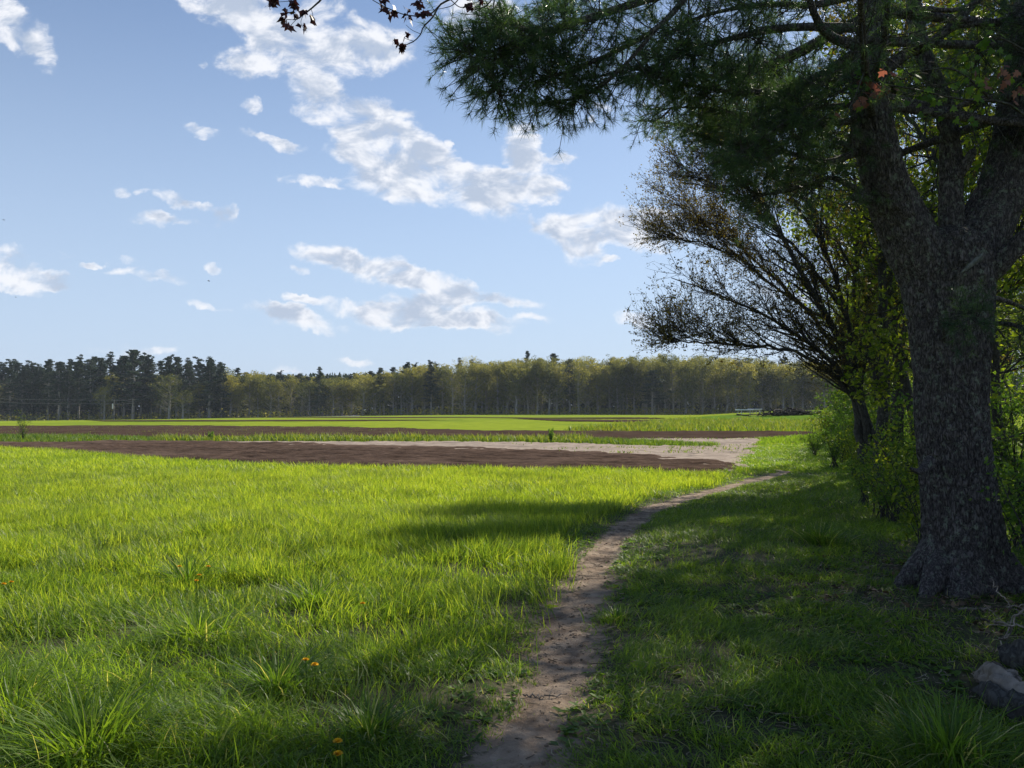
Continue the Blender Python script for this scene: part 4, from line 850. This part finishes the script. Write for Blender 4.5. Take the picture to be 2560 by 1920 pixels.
# ------------------------------------------------------------ broadleaf trees at the wood edge
def grow(stems, r, O, sub=9, twg=7, leafn=4, ls=.06, bias=(-.6, -.1, .35), blen=(1., 2.4), tlen=(.3, .8), hwd=None, mat='bud', s0=.35, spread=.6, bm='bark2', lzs=1.):
    """stems: list of (k,4) arrays in world space (xyz, radius)"""
    st = MB(); tw_ = MB(); lf = MB(); bias = np.array(bias)
    S_ = []; Dn = []; Rr = []; Tt = []
    for s in stems:
        n = 26; q = spline(s, n); q[:, :3] -= O; q[:, 3] = np.maximum(q[:, 3], .006)
        q[1:-1, :3] += r.normal(0, .018, (n-2, 3)); tubes(st, q[:, :3], q[:, 3], 12)
        for c in range(sub):
            t = r.uniform(s0, .98)*(n-2); i = int(t); Tt.append(t/(n-2)); S_.append(q[i, :3]); Dn.append(unit(q[i+1, :3]-q[i, :3])); Rr.append(q[i, 3])
    S_ = np.array(S_); Dn = np.array(Dn); Rr = np.array(Rr); m = len(S_)
    d = unit(Dn*.55+bias*.8+rdir(m, .7, r)*spread); Tt = np.array(Tt); ln = r.uniform(*blen, (m, 1))*(1.2-.75*Tt[:, None]); up = np.array([0, 0, 1.])
    t = np.linspace(0, 1, 8)[None, :, None]
    P = S_[:, None]+d[:, None]*ln[:, None]*t+up*ln[:, None]*.16*t*t+r.normal(0, .02, (m, 8, 3))*t*ln[:, None]
    rr = np.minimum(Rr*.55, .03)[:, None]*np.linspace(1, .2, 8)[None]; tubes(st, P, np.maximum(rr, .004), 5)
    # twigs
    m2 = m*twg; i = np.repeat(np.arange(m), twg); j = r.integers(2, 8, m2); a = P[i, j]
    d2 = unit(d[i]*.8+rdir(m2, .8, r)*.75+up*.15); l2 = r.uniform(*tlen, (m2, 1))
    t5 = np.linspace(0, 1, 5)[None, :, None]
    P2 = a[:, None]+d2[:, None]*l2[:, None]*t5+up*l2[:, None]*.22*t5*t5+r.normal(0, .012, (m2, 5, 3))*t5
    tubes(tw_, P2, np.repeat(np.array([[.0055, .0045, .004, .003, .002]]), m2, 0), 3)
    # twiglets
    m3 = m2*3; i3 = np.repeat(np.arange(m2), 3); j3 = r.integers(1, 5, m3); a3 = P2[i3, j3]; d3 = unit(d2[i3]*.7+rdir(m3, .8, r)*.8+up*.15)*r.uniform(.1, .3, (m3, 1))
    tubes(tw_, np.stack([a3, a3+d3*.5, a3+d3], 1), np.repeat(np.array([[.003, .0025, .0018]]), m3, 0), 3)
    m4 = m3*leafn; i4 = np.repeat(np.arange(m3), leafn); c = a3[i4]+d3[i4]*r.uniform(.3, 1.05, (m4, 1))+r.normal(0, .02, (m4, 3))
    leaves(lf, c, r.uniform(.5, 1.2, m4)*ls, r, lzs)
    return st.mesh('trunk', M[bm], True), tw_.mesh('twigs', M[bm]), lf.mesh('leaves', M[mat])
def stem(pts, r0, r1):
    m = len(pts); return np.array([[*at(a, b, D), r0+(r1-r0)*i/(m-1)] for i, (a, b, D) in enumerate(pts)])
def edge_tree(name, label, stems, O, seed, **kw):
    r = np.random.default_rng(seed); O = np.array(O); t = thing(name, label, 'tree', O)
    a, b, c = grow(stems, r, O, **kw); obj('trunk', a, t); obj('twigs', b, t); obj('leaves', c, t); return t
O1 = on_ground(1875, 1052)
D0 = O1[1]
edge_tree('budding_tree', 'multi-stemmed tree with bare fanning twigs and small brown buds beside the pine', [
  stem([(1870, 1056, D0), (1862, 960, D0), (1850, 870, D0), (1835, 790, D0), (1790, 690, D0-.3), (1730, 590, D0-.6), (1670, 480, D0-.9), (1600, 380, D0-1.2), (1540, 300, D0-1.4)], .12, .01),
  stem([(1905, 1075, D0), (1885, 960, D0), (1862, 870, D0), (1848, 790, D0), (1830, 690, D0), (1790, 560, D0), (1740, 420, D0), (1690, 300, D0)], .10, .01),
  stem([(1900, 1070, D0), (1875, 940, D0-.1), (1850, 850, D0-.2), (1780, 770, D0-.5), (1680, 700, D0-.8), (1560, 640, D0-1.1), (1450, 600, D0-1.3)], .08, .008),
  stem([(1850, 870, D0), (1790, 800, D0-.4), (1700, 755, D0-.9), (1600, 745, D0-1.3), (1500, 740, D0-1.6), (1440, 735, D0-1.8)], .05, .006),
  stem([(1835, 790, D0), (1760, 690, D0+.3), (1660, 590, D0+.6), (1560, 500, D0+.8), (1460, 440, D0+1)], .05, .006),
  stem([(1790, 690, D0-.3), (1700, 640, D0+.2), (1600, 560, D0+.5), (1500, 520, D0+.7), (1430, 520, D0+.9)], .04, .006),
  stem([(1830, 690, D0), (1740, 560, D0-.4), (1640, 460, D0-.5), (1540, 400, D0-.7), (1450, 370, D0-.8)], .045, .006),
  stem([(1790, 560, D0), (1720, 440, D0+.3), (1630, 330, D0+.4), (1550, 270, D0+.5)], .04, .006)],
  O1, 11, sub=36, twg=12, leafn=4, ls=.05, s0=.34, blen=(.7, 2.0))
O2 = on_ground(1930, 1030); D2 = O2[1]
edge_tree('young_tree', 'slender dark-stemmed tree between the budding tree and the pine trunk', [
  stem([(1925, 1032, D2), (1908, 930, D2), (1893, 820, D2), (1880, 650, D2), (1860, 480, D2), (1835, 330, D2), (1810, 200, D2)], .11, .01),
  stem([(1940, 1035, D2+.2), (1944, 900, D2), (1940, 760, D2), (1920, 560, D2), (1900, 400, D2), (1880, 200, D2)], .13, .01),
  stem([(1880, 650, D2), (1830, 560, D2-.4), (1770, 470, D2-.6), (1720, 380, D2-.8)], .05, .006)],
  O2, 12, sub=14, twg=7, leafn=3, ls=.085, bias=(-.35, -.1, .35), mat='leaf', s0=.4, blen=(.7, 1.8))
# low hanging bright spray near the trunk and lime leaves
O3 = on_ground(2010, 1090); D3 = O3[1]
edge_tree('young_maple', 'sapling with bright lime leaves just left of the pine trunk', [
  stem([(2020, 1095, D3), (2015, 980, D3), (2000, 880, D3), (1960, 780, D3-.2), (1900, 740, D3-.4), (1840, 790, D3-.5)], .05, .006),
  stem([(2015, 980, D3), (2000, 860, D3+.1), (1980, 700, D3+.2), (1970, 560, D3+.3), (1950, 430, D3+.3)], .04, .006),
  stem([(2000, 880, D3), (1940, 840, D3-.4), (1870, 830, D3-.5)], .02, .004)],
  O3, 13, sub=9, twg=5, leafn=3, ls=.10, bias=(-.3, -.1, .1), mat='leaf', s0=.45, blen=(.3, .9), tlen=(.15, .4))
# woodland prototypes to the right and behind
def proto_wood(seed, h, mat='leaf', ls=.13, spread=2.4, leafn=5):
    r = np.random.default_rng(seed); k = 7; zs = np.linspace(0, h, k)
    s = np.stack([np.cumsum(r.normal(0, .12, k)), np.cumsum(r.normal(0, .12, k)), zs, np.linspace(.12, .02, k)], 1); s[0, :2] = 0
    ss = [s]
    for j in range(3):
        i = r.integers(2, 5); az = r.uniform(0, 6.3); e = s[i, :3]+np.array([math.cos(az)*spread*.6, math.sin(az)*spread*.6, h*.25]); ss.append(np.array([[*s[i, :3], s[i, 3]*.6], [*((s[i, :3]+e)/2+[0, 0, .2]), .03], [*e, .012]]))
    return grow(ss, r, np.zeros(3), sub=20, twg=7, leafn=leafn, ls=ls, bias=(0, 0, .2), blen=(.8, spread), tlen=(.4, 1.0), mat=mat, s0=.16, spread=1.1)
WOOD = [proto_wood(301, 9., ls=.11, leafn=3), proto_wood(302, 11., ls=.11, leafn=3), proto_wood(303, 7.5, 'leaf', .12, 2.0, 3), proto_wood(304, 12., 'bud', .11, 2.6, 3)]
def wood(i, X, Y, label, sc=1., group='woodland trees right of the lane'):
    t = thing('woodland_tree', label, 'tree', (X, Y, float(H0(X, Y))-.05), group, rz=float(rng.uniform(0, 6.3))); t.scale = (sc, sc, sc*float(rng.uniform(.9, 1.12)))
    for nm, me in zip(('trunk', 'twigs', 'leaves'), WOOD[i]): obj(nm, me, t)
near_spots = [(3, 7.6, 16.6), (3, 9.3, 12.6), (3, 12., 19.4), (2, 7.4, 12.5), (0, 8.4, 15.5), (1, 9.6, 18.5), (3, 10.4, 14.5), (2, 9.0, 19.8), (0, 8.4, 10.2), (1, 11.5, 21.5), (0, 12.5, 17.5), (2, 6.9, 9.2), (1, 13, 27)]
near_labels = ['brown-budded woodland tree just left of the pine, behind the slender stems', 'brown-budded woodland tree closest behind the right edge of the pine trunk', 'tall budded woodland tree deep behind the pine fork', 'lime-leaved small tree close behind the left limb of the pine', 'lime-leaved tree seen through the fork of the pine', 'lime-leaved taller tree deep behind the fork', 'tall budded tree seen between the fork stems',
  'small lime-leaved tree behind the lower trunk of the pine', 'leafy tree at the right picture edge beside the pine trunk', 'leafy tall tree furthest behind the pine trunk', 'leafy tree half hidden behind the right stem of the pine', 'small leafy tree nearest the right picture edge', 'slim leafy tree in the deepest row behind the pine']
for (i, X, Y), lab in zip(near_spots, near_labels): wood(i, X, Y, lab, group='near woodland trees behind the pine')
Y = 28.
while Y < 150:
    for k_, off in enumerate((0, 5.5, 12)):
        wood(int(rng.integers(0, 4)), .425*Y+1.5+off+float(rng.uniform(-1.2, 1.2)), Y+float(rng.uniform(-2, 2)), ('leafy tree in the outer row', 'half-hidden tree in the middle row', 'deep hidden tree in the inner row')[k_]+' of the wood '+('beside the grass lane' if Y < 70 else 'near the mound'), float(rng.uniform(.85, 1.1))*(1 if Y < 70 else 1.25), 'wood edge trees %s, row %s' % ('beside the lane' if Y < 70 else 'far along the lane', ('front', 'middle', 'inner')[k_]))
    Y *= 1.12
# shrubs at the foot of the wood
SH = [shrub(np.random.default_rng(400+i), 1.4, 1.5, 16, 1500, l_, mt) for i, (l_, mt) in enumerate([(.06, 'maple'), (.07, 'leaf'), (.05, 'maple')])]
for dx, dy, sc, i, lab in [(2010, 1215, .85, 1, 'leafy green bush touching the left foot of the pine trunk'), (1930, 1130, .8, 0, 'low dark bush below the slender stems'), (1870, 1090, .7, 2, 'low bush at the foot of the budding tree'), (1960, 1110, 1.0, 1, 'yellow green bush between the stems and the pine trunk'),
                           (1760, 985, .8, 0, 'small leafy bush furthest out on the lane edge'), (1850, 1030, .9, 1, 'light green bush in front of the budding tree foot'), (1820, 1000, 1.0, 0, 'dense low bush beside the lane before the stems'), (1780, 960, 1.1, 1, 'pale wispy bush beyond the lane edge bushes'), (1905, 1120, .75, 1, 'small lit bush left of the big pine near its foot'), (1800, 1010, .9, 2, 'bush on the lane edge left of the budding tree'), (1830, 985, 1.3, 0, 'tall rounded bush on the lane edge behind the first'), (1815, 960, 1.5, 2, 'wispy bush on the far lane edge'), (1850, 950, 2., 1, 'large pale bush at the far end of the lane edge'), (1890, 1010, 1.2, 1, 'bush behind the stems of the budding tree'), (1960, 1040, 1.3, 2, 'dark bush deep behind the slender stems'),
                           (2205, 1190, 1.1, 0, 'bush right of the pine trunk at the picture edge'), (2200, 1100, 1.6, 2, 'taller bush behind the pine trunk at the right edge'), (2260, 1300, 1.0, 2, 'dark bush beside the root foot on the right'), (2040, 1120, 1.3, 0, 'bush hidden partly behind the pine trunk')]:
    one_shrub(SH[i], 'bush', lab, on_ground(dx, dy), (sc, sc, sc), float(rng.uniform(0, 6)), 'bushes along the wood edge', 'bush')
for j, (X, Y, sc) in enumerate([(9.5, 10, 1.6), (11, 13, 1.8), (12, 17, 1.9), (10.5, 20, 1.6), (13, 23, 2), (12, 28, 2), (15, 33, 2), (17.5, 39, 2.2), (20.5, 46, 2.4), (24, 54, 2.4), (14, 20, 2.2), (16, 26, 2.2)]):
    one_shrub(SH[j % 3], 'bush', ('shaded bush deep in the wood behind the pine trunk' if Y < 21 else 'shaded bush deep in the wood left of the pine trunk beside the lane'), (X, Y, float(H0(X, Y))), (sc, sc, sc), j*1.3, 'shaded bushes behind the pine' if Y < 21 else 'shaded bushes along the lane', 'bush')
# ------------------------------------------------------------ overhanging maple twigs at the top
mt = thing('maple_tree', 'maple reaching thin twigs with drooping dark red leaves in from the top edge', 'tree', (2.9, -1.6, 0))
MO = np.array([2.9, -1.6, 0]); st = MB(); lf = MB()
q = spline([[0, 0, -.1], [.05, 0, 1.5], [-.1, .1, 3.2], [-.4, .4, 5.2], [-.6, .7, 8]], 40); T_, Z_ = np.meshgrid(np.arange(24)/24*2*np.pi, np.linspace(0, 1, 40)); tubes(st, q, np.linspace(.17, .05, 40), 24, 0, 1+.08*np.sin(T_*3+Z_*9))
def tw3(pts, r0, r1, D=None):
    P = spline([at(a, b, d)-MO if not isinstance(a, tuple) else np.array(a) for a, b, d in pts], 16); tubes(st, P, np.linspace(r0, r1, 16), 5); return P
DM = 3.6
A = tw3([((-.3, .3, 4.6), 0, 0), ((-1.4, 2.6, 4.3), 0, 0), (1300, -150, 4.3), (1170, -50, 3.8), (1105, 5, 3.7), (1080, 45, 3.6), (1062, 70, 3.6), (1050, 95, 3.6), (1030, 110, 3.55), (985, 116, 3.5)], .03, .0025) if False else None
hub = at(1150, -220, 4.0)-MO
P = spline([q[22], (q[22]+hub)/2+np.array([0, 0, .2]), hub], 14); tubes(st, P, np.linspace(.05, .018, 14), 8)
def twig(pts, r0, r1, D=3.6):
    kk = .864 if D == 3.6 else 1.
    P = spline([at(a*kk, b*kk, D)-MO for a, b in pts], 18); tubes(st, P, np.linspace(r0, r1, 18), 5); return P
h2 = np.array([at(1330, -230, 4.0), at(1250, -110, 3.8)]);
P = spline([hub, at(1080, -100, 3.75)-MO, at(972, -2, 3.6)-MO], 10); tubes(st, P, np.linspace(.014, .006, 10), 6)
clus = []
twig([(1125, -2), (1100, 12), (1088, 32), (1080, 45), (1058, 68), (1052, 85), (1035, 103), (1015, 112), (1000, 125)], .005, .0018)
twig([(1100, 12), (1070, 38), (1020, 38), (980, 25), (935, 2), (915, -15)], .0035, .0015)
twig([(1052, 85), (1030, 75), (1015, 62)], .0015, .001); twig([(1035, 103), (1018, 98), (1010, 93)], .0015, .001)
twig([(1160, -20), (1135, 10), (1110, 20), (1060, 28)], .003, .001); twig([(1125, -2), (1150, 18), (1175, 12), (1200, 2)], .0025, .0015); twig([(1250, -40), (1235, -10), (1215, 15), (1185, 22), (1170, 8)], .004, .0015)
hub2 = at(800, -200, 3.9)-MO; P = spline([q[24], (q[24]+hub2)/2+np.array([0, 0, .3]), hub2], 16); tubes(st, P, np.linspace(.045, .012, 16), 8)
twig([(800, -200), (740, -80), (700, -10), (680, 12), (655, 32), (640, 42), (620, 42)], .007, .0015, 3.7)
twig([(655, 32), (650, 48), (655, 60)], .0015, .001, 3.7); twig([(700, -10), (660, -15), (640, 0), (590, 5)], .003, .001, 3.7); twig([(672, 18), (676, 35), (672, 45)], .0015, .001, 3.7); twig([(640, 42), (628, 55), (624, 62)], .0015, .001, 3.7)
for dx, dy, D in [(1012, 92, 3.55), (1000, 120, 3.55), (985, 100, 3.55), (1008, 118, 3.55), (1020, 30, 3.6), (985, 30, 3.6), (1020, 48, 3.6), (1050, 42, 3.6), (1062, 36, 3.6), (960, 20, 3.6), (957, 5, 3.6), (1052, 18, 3.6), (1045, 8, 3.6), (1178, 25, 3.6), (1172, 15, 3.6), (1200, 5, 3.6), (975, 35, 3.6),
                  (672, 44, 3.7), (656, 58, 3.7), (624, 60, 3.7), (614, 45, 3.7), (640, 38, 3.7), (655, 28, 3.7), (618, 30, 3.7), (640, 18, 3.7), (580, 12, 3.7), (588, 6, 3.7), (632, 10, 3.7), (598, 2, 3.7)]:
    kk = .864 if D < 3.65 else 1.
    c = at(dx*kk, (dy-6)*kk, D)-MO; m = 7; ax = unit(rdir(m, .6)+np.array([0, 0, -1.0])); Cn = c+rng.normal(0, .006, (m, 3)); s_ = rng.uniform(.026, .045, (m, 1)); nn = unit(np.cross(ax, rdir(m)))
    V = np.stack([Cn, Cn+ax*s_*.35+nn*s_*.38, Cn+ax*s_*.55+nn*s_*.2, Cn+ax*s_, Cn+ax*s_*.55-nn*s_*.2, Cn+ax*s_*.35-nn*s_*.38], 1).reshape(-1, 3)
    i = np.arange(m)[:, None]*6; lf.add(V, None, np.concatenate([i+[0, 1, 2], i+[0, 2, 3], i+[0, 3, 4], i+[0, 4, 5]]), np.repeat(rng.random(m)*.5, 6))
obj('trunk', st.mesh('trunk', M['bark2'], True), mt); obj('leaves', lf.mesh('leaves', M['red']), mt)
# maple leaves in front of the pine's left stem
def maple_leaves(lf, c, size, n, mat=None):
    m = n; ax = unit(rdir(m, .5)+np.array([0, 0, -.9])); nn = unit(np.cross(ax, rdir(m)*.5+np.array([0, -1., 0]))); nz = np.cross(ax, nn)
    s_ = rng.uniform(.7, 1.2, (m, 1))*size; Cn = c+rng.normal(0, size*1.1, (m, 3))
    out = [(0, 0), (-.1, .3), (.15, .62), (.3, .3), (.62, .5), (.62, .2), (1.05, 0), (.62, -.2), (.62, -.5), (.3, -.3), (.15, -.62), (-.1, -.3)]
    V = np.stack([Cn+ax*s_*(a+.0)+nn*s_*b+nz*s_*abs(b)*.15 for a, b in out], 1).reshape(-1, 3)
    i = np.arange(m)[:, None]*12; T_ = np.concatenate([i+[0, k, k+1] for k in range(1, 11)])
    lf.add(V, None, T_, np.repeat(rng.random(m), 12))
sp = thing('young_maple', 'thin maple twigs with lobed green and red leaves crossing the pine stem', 'tree', (0, 0, 0)); SO = np.array([at(2350, 1200, 6.)[0], 6., 0]); sp.location = SO
st = MB(); g = MB(); rd = MB()
q = spline([[0, 0, -.05], [.05, .05, 1.5], [-.05, 0, 3], at(2260, 300, 6.)-SO, at(2290, 120, 6.)-SO], 30); tubes(st, q, np.linspace(.04, .012, 30), 10)
for pts in [[(2262, 300, 6.), (2180, 225, 6.0), (2080, 215, 5.9), (1960, 190, 5.9), (1880, 175, 5.9), (1840, 150, 5.9)], [(2150, 222, 6.), (2060, 150, 6), (1950, 160, 6)], [(2275, 200, 6.), (2200, 170, 6), (2130, 165, 6)], [(2280, 150, 6.), (2180, 90, 6.), (2140, 80, 6.)]]:
    P = spline([at(*p_)-SO for p_ in pts], 16); tubes(st, P, np.linspace(.012, .0025, 16), 5)
for dx, dy, k, who in [(1845, 145, 5, g), (1835, 190, 4, g), (1860, 205, 3, g), (1855, 150, 3, g), (1880, 205, 7, rd), (1895, 170, 8, rd), (1910, 195, 6, rd), (1865, 225, 5, rd), (1990, 185, 8, g), (2030, 205, 8, g), (2060, 170, 6, g), (2100, 190, 7, g), (2070, 240, 5, g), (2000, 240, 3, g), (2150, 165, 8, rd), (2190, 185, 9, rd), (2210, 160, 7, rd), (2145, 75, 7, g), (2160, 90, 4, g), (2120, 145, 5, g), (1960, 165, 5, g), (2200, 200, 5, g)]:
    maple_leaves(who, at(dx, dy, 5.9)-SO, .055, k)
obj('trunk', st.mesh('trunk', M['bark2'], True), sp); obj('green_leaves', g.mesh('green_leaves', M['maple']), sp); o = obj('red_leaves', rd.mesh('red_leaves', M['red2']), sp); o['label'] = 'reddish young leaves'

# ------------------------------------------------------------ logs and dead branches at the lower right
def log(name, label, pts, hw, cat='log', n=40, sides=28, seed=1, f=None, mat='log'):
    O = np.array(on_ground(*pts[0])); q = []
    for (dx, dy), w_ in zip(pts, hw):
        g_ = on_ground(dx, dy); q.append([g_[0]-O[0], g_[1]-O[1], g_[2]-O[2]+w_*.8, w_])
    q = spline(q, n); T_, Z_ = np.meshgrid(np.arange(sides)/sides*2*np.pi, np.arange(n)*.12)
    mb = MB(); tubes(mb, q[:, :3], q[:, 3], sides, 0, 1+.55*(fbm(np.abs(T_-np.pi)*1.5+seed, Z_*1.4, seed, 4)-.5)*2)
    c = q[0, :3]; mb.add(np.vstack([c[None], c+0*q[:1, :3]]), None, None)
    # end cap
    V = mb.V[0][:sides]; mb.add(np.vstack([V, c]), None, [[i, (i+1) % sides, sides] for i in range(sides)])
    tag(obj(name, mb.mesh(name, M[mat], True), None, O), label, cat)
log('log', 'pale bare crooked log lying at the right edge of the picture', [(2118, 1475), (2140, 1485), (2175, 1510), (2230, 1545), (2330, 1590)], [.045, .075, .09, .07, .06], n=70, sides=48, seed=4)
log('log', 'short dark barked log in front of the pale log at the right edge', [(2125, 1510), (2170, 1540), (2215, 1560), (2300, 1600)], [.06, .07, .075, .07], seed=9, mat='bark2')
log('log', 'round grey stub of a log behind the pale log', [(2160, 1440), (2195, 1445), (2260, 1450)], [.07, .09, .09], seed=14, mat='bark2')
def dead(label, pts, r0, r1, f=.0):
    P = np.array([on_ground(a, b)+np.array([0, 0, z_]) for a, b, z_ in pts]); O = P[0].copy(); P[:, 2] -= .02; q = spline(P-O, 24); q[1:-1] += rng.normal(0, .008, (22, 3))
    mb = MB(); tubes(mb, q, np.linspace(r0, r1, 24), 8)
    for i in range(2): j = int(rng.integers(6, 22)); d = unit(rdir(1, .3)[0]+np.array([0, 0, .15]))*rng.uniform(.08, .22); tubes(mb, np.stack([q[j], q[j]+d*.5+rng.normal(0, .01, 3), q[j]+d]), np.array([r1, r1*.7, r1*.4]), 5)
    tag(obj('dead_branch', mb.mesh('dead_branch', M['log'])), label, 'branch', 'dead branches beside the logs').location = O
dead('curved thin dead branch arching over the log stub', [(2105, 1420, .10), (2150, 1425, .08), (2190, 1400, .2), (2240, 1380, .3)], .005, .003)
dead('straight grey dead branch lying right of the pine foot, upper one', [(2070, 1325, .05), (2140, 1330, .08), (2230, 1325, .10)], .009, .004)
dead('straight grey dead branch lying right of the pine foot, lower one', [(2110, 1345, .05), (2160, 1360, .07), (2260, 1375, .08)], .012, .005)
dead('slanting dead branch leaning at the right of the pine foot', [(2135, 1300, .25), (2175, 1330, .14), (2240, 1360, .05)], .005, .003)
dead('small tangled reddish dead branch above the log at the right edge', [(2160, 1440, .2), (2180, 1455, .25), (2200, 1420, .3), (2230, 1400, .35)], .006, .004)
dead('pale stick lying in the shaded grass at the bottom edge', [(1390, 1630, .03), (1415, 1637, .03), (1440, 1645, .02)], .008, .005)
dead('short brown stick lying across the lower path', [(1130, 1500, .02), (1175, 1503, .02), (1225, 1498, .02)], .005, .003)
# ------------------------------------------------------------ birds
def bird(dx, dy, D, s, label):
    p = at(dx, dy, D); mb = MB(); t = np.linspace(-1, 1, 9)
    tubes(mb, np.stack([t*.5*s, 0*t, 0*t], 1), np.sqrt(np.clip(1.02-t*t, 0, 1))*.13*s, 8)
    for sg in (-1, 1):
        V = np.array([[.2, 0, .03], [-.15, 0, .03], [.1, sg*.5, .25], [-.15, sg*.45, .22], [-.05, sg*1.0, .1], [.2, 0, 0], [-.15, 0, 0], [.1, sg*.5, .235], [-.15, sg*.45, .205], [-.05, sg*1.0, .09]])*s
        mb.add(V, [[0, 1, 3, 2], [5, 7, 8, 6]], [[2, 3, 4], [7, 9, 8]])
    tag(obj('bird', mb.mesh('bird', M['bird']), None, p), label, 'bird', 'birds in the sky').rotation_euler = (.3, .2, .6)
bird(451, 607, 60, .2, 'small dark bird flying below the clouds left of centre'); bird(8, 475, 60, .16, 'tiny dark bird high at the left edge'); bird(34, 642, 70, .14, 'tiny dark bird low at the left edge')
print('objects', len(C.objects))

# ------------------------------------------------------------ air
hb = MB(); box(hb, (0, 300, 20), (1500, 1100, 56)); hme = hb.mesh('haze', None)
hm_ = bpy.data.materials.new('haze_air'); hm_.use_nodes = True; t = hm_.node_tree; t.nodes.clear()
pv = N(t, 'ShaderNodeVolumePrincipled'); pv.inputs['Color'].default_value = (.80, .88, 1, 1); pv.inputs['Density'].default_value = .0002; pv.inputs['Anisotropy'].default_value = .0
o_ = N(t, 'ShaderNodeOutputMaterial'); L(t, pv.outputs[0], o_.inputs['Volume'])
hme.materials.append(hm_); tag(obj('haze', hme), 'thin pale bluish air over the fields', 'haze', kind='stuff')
scene.cycles.volume_bounces = 0
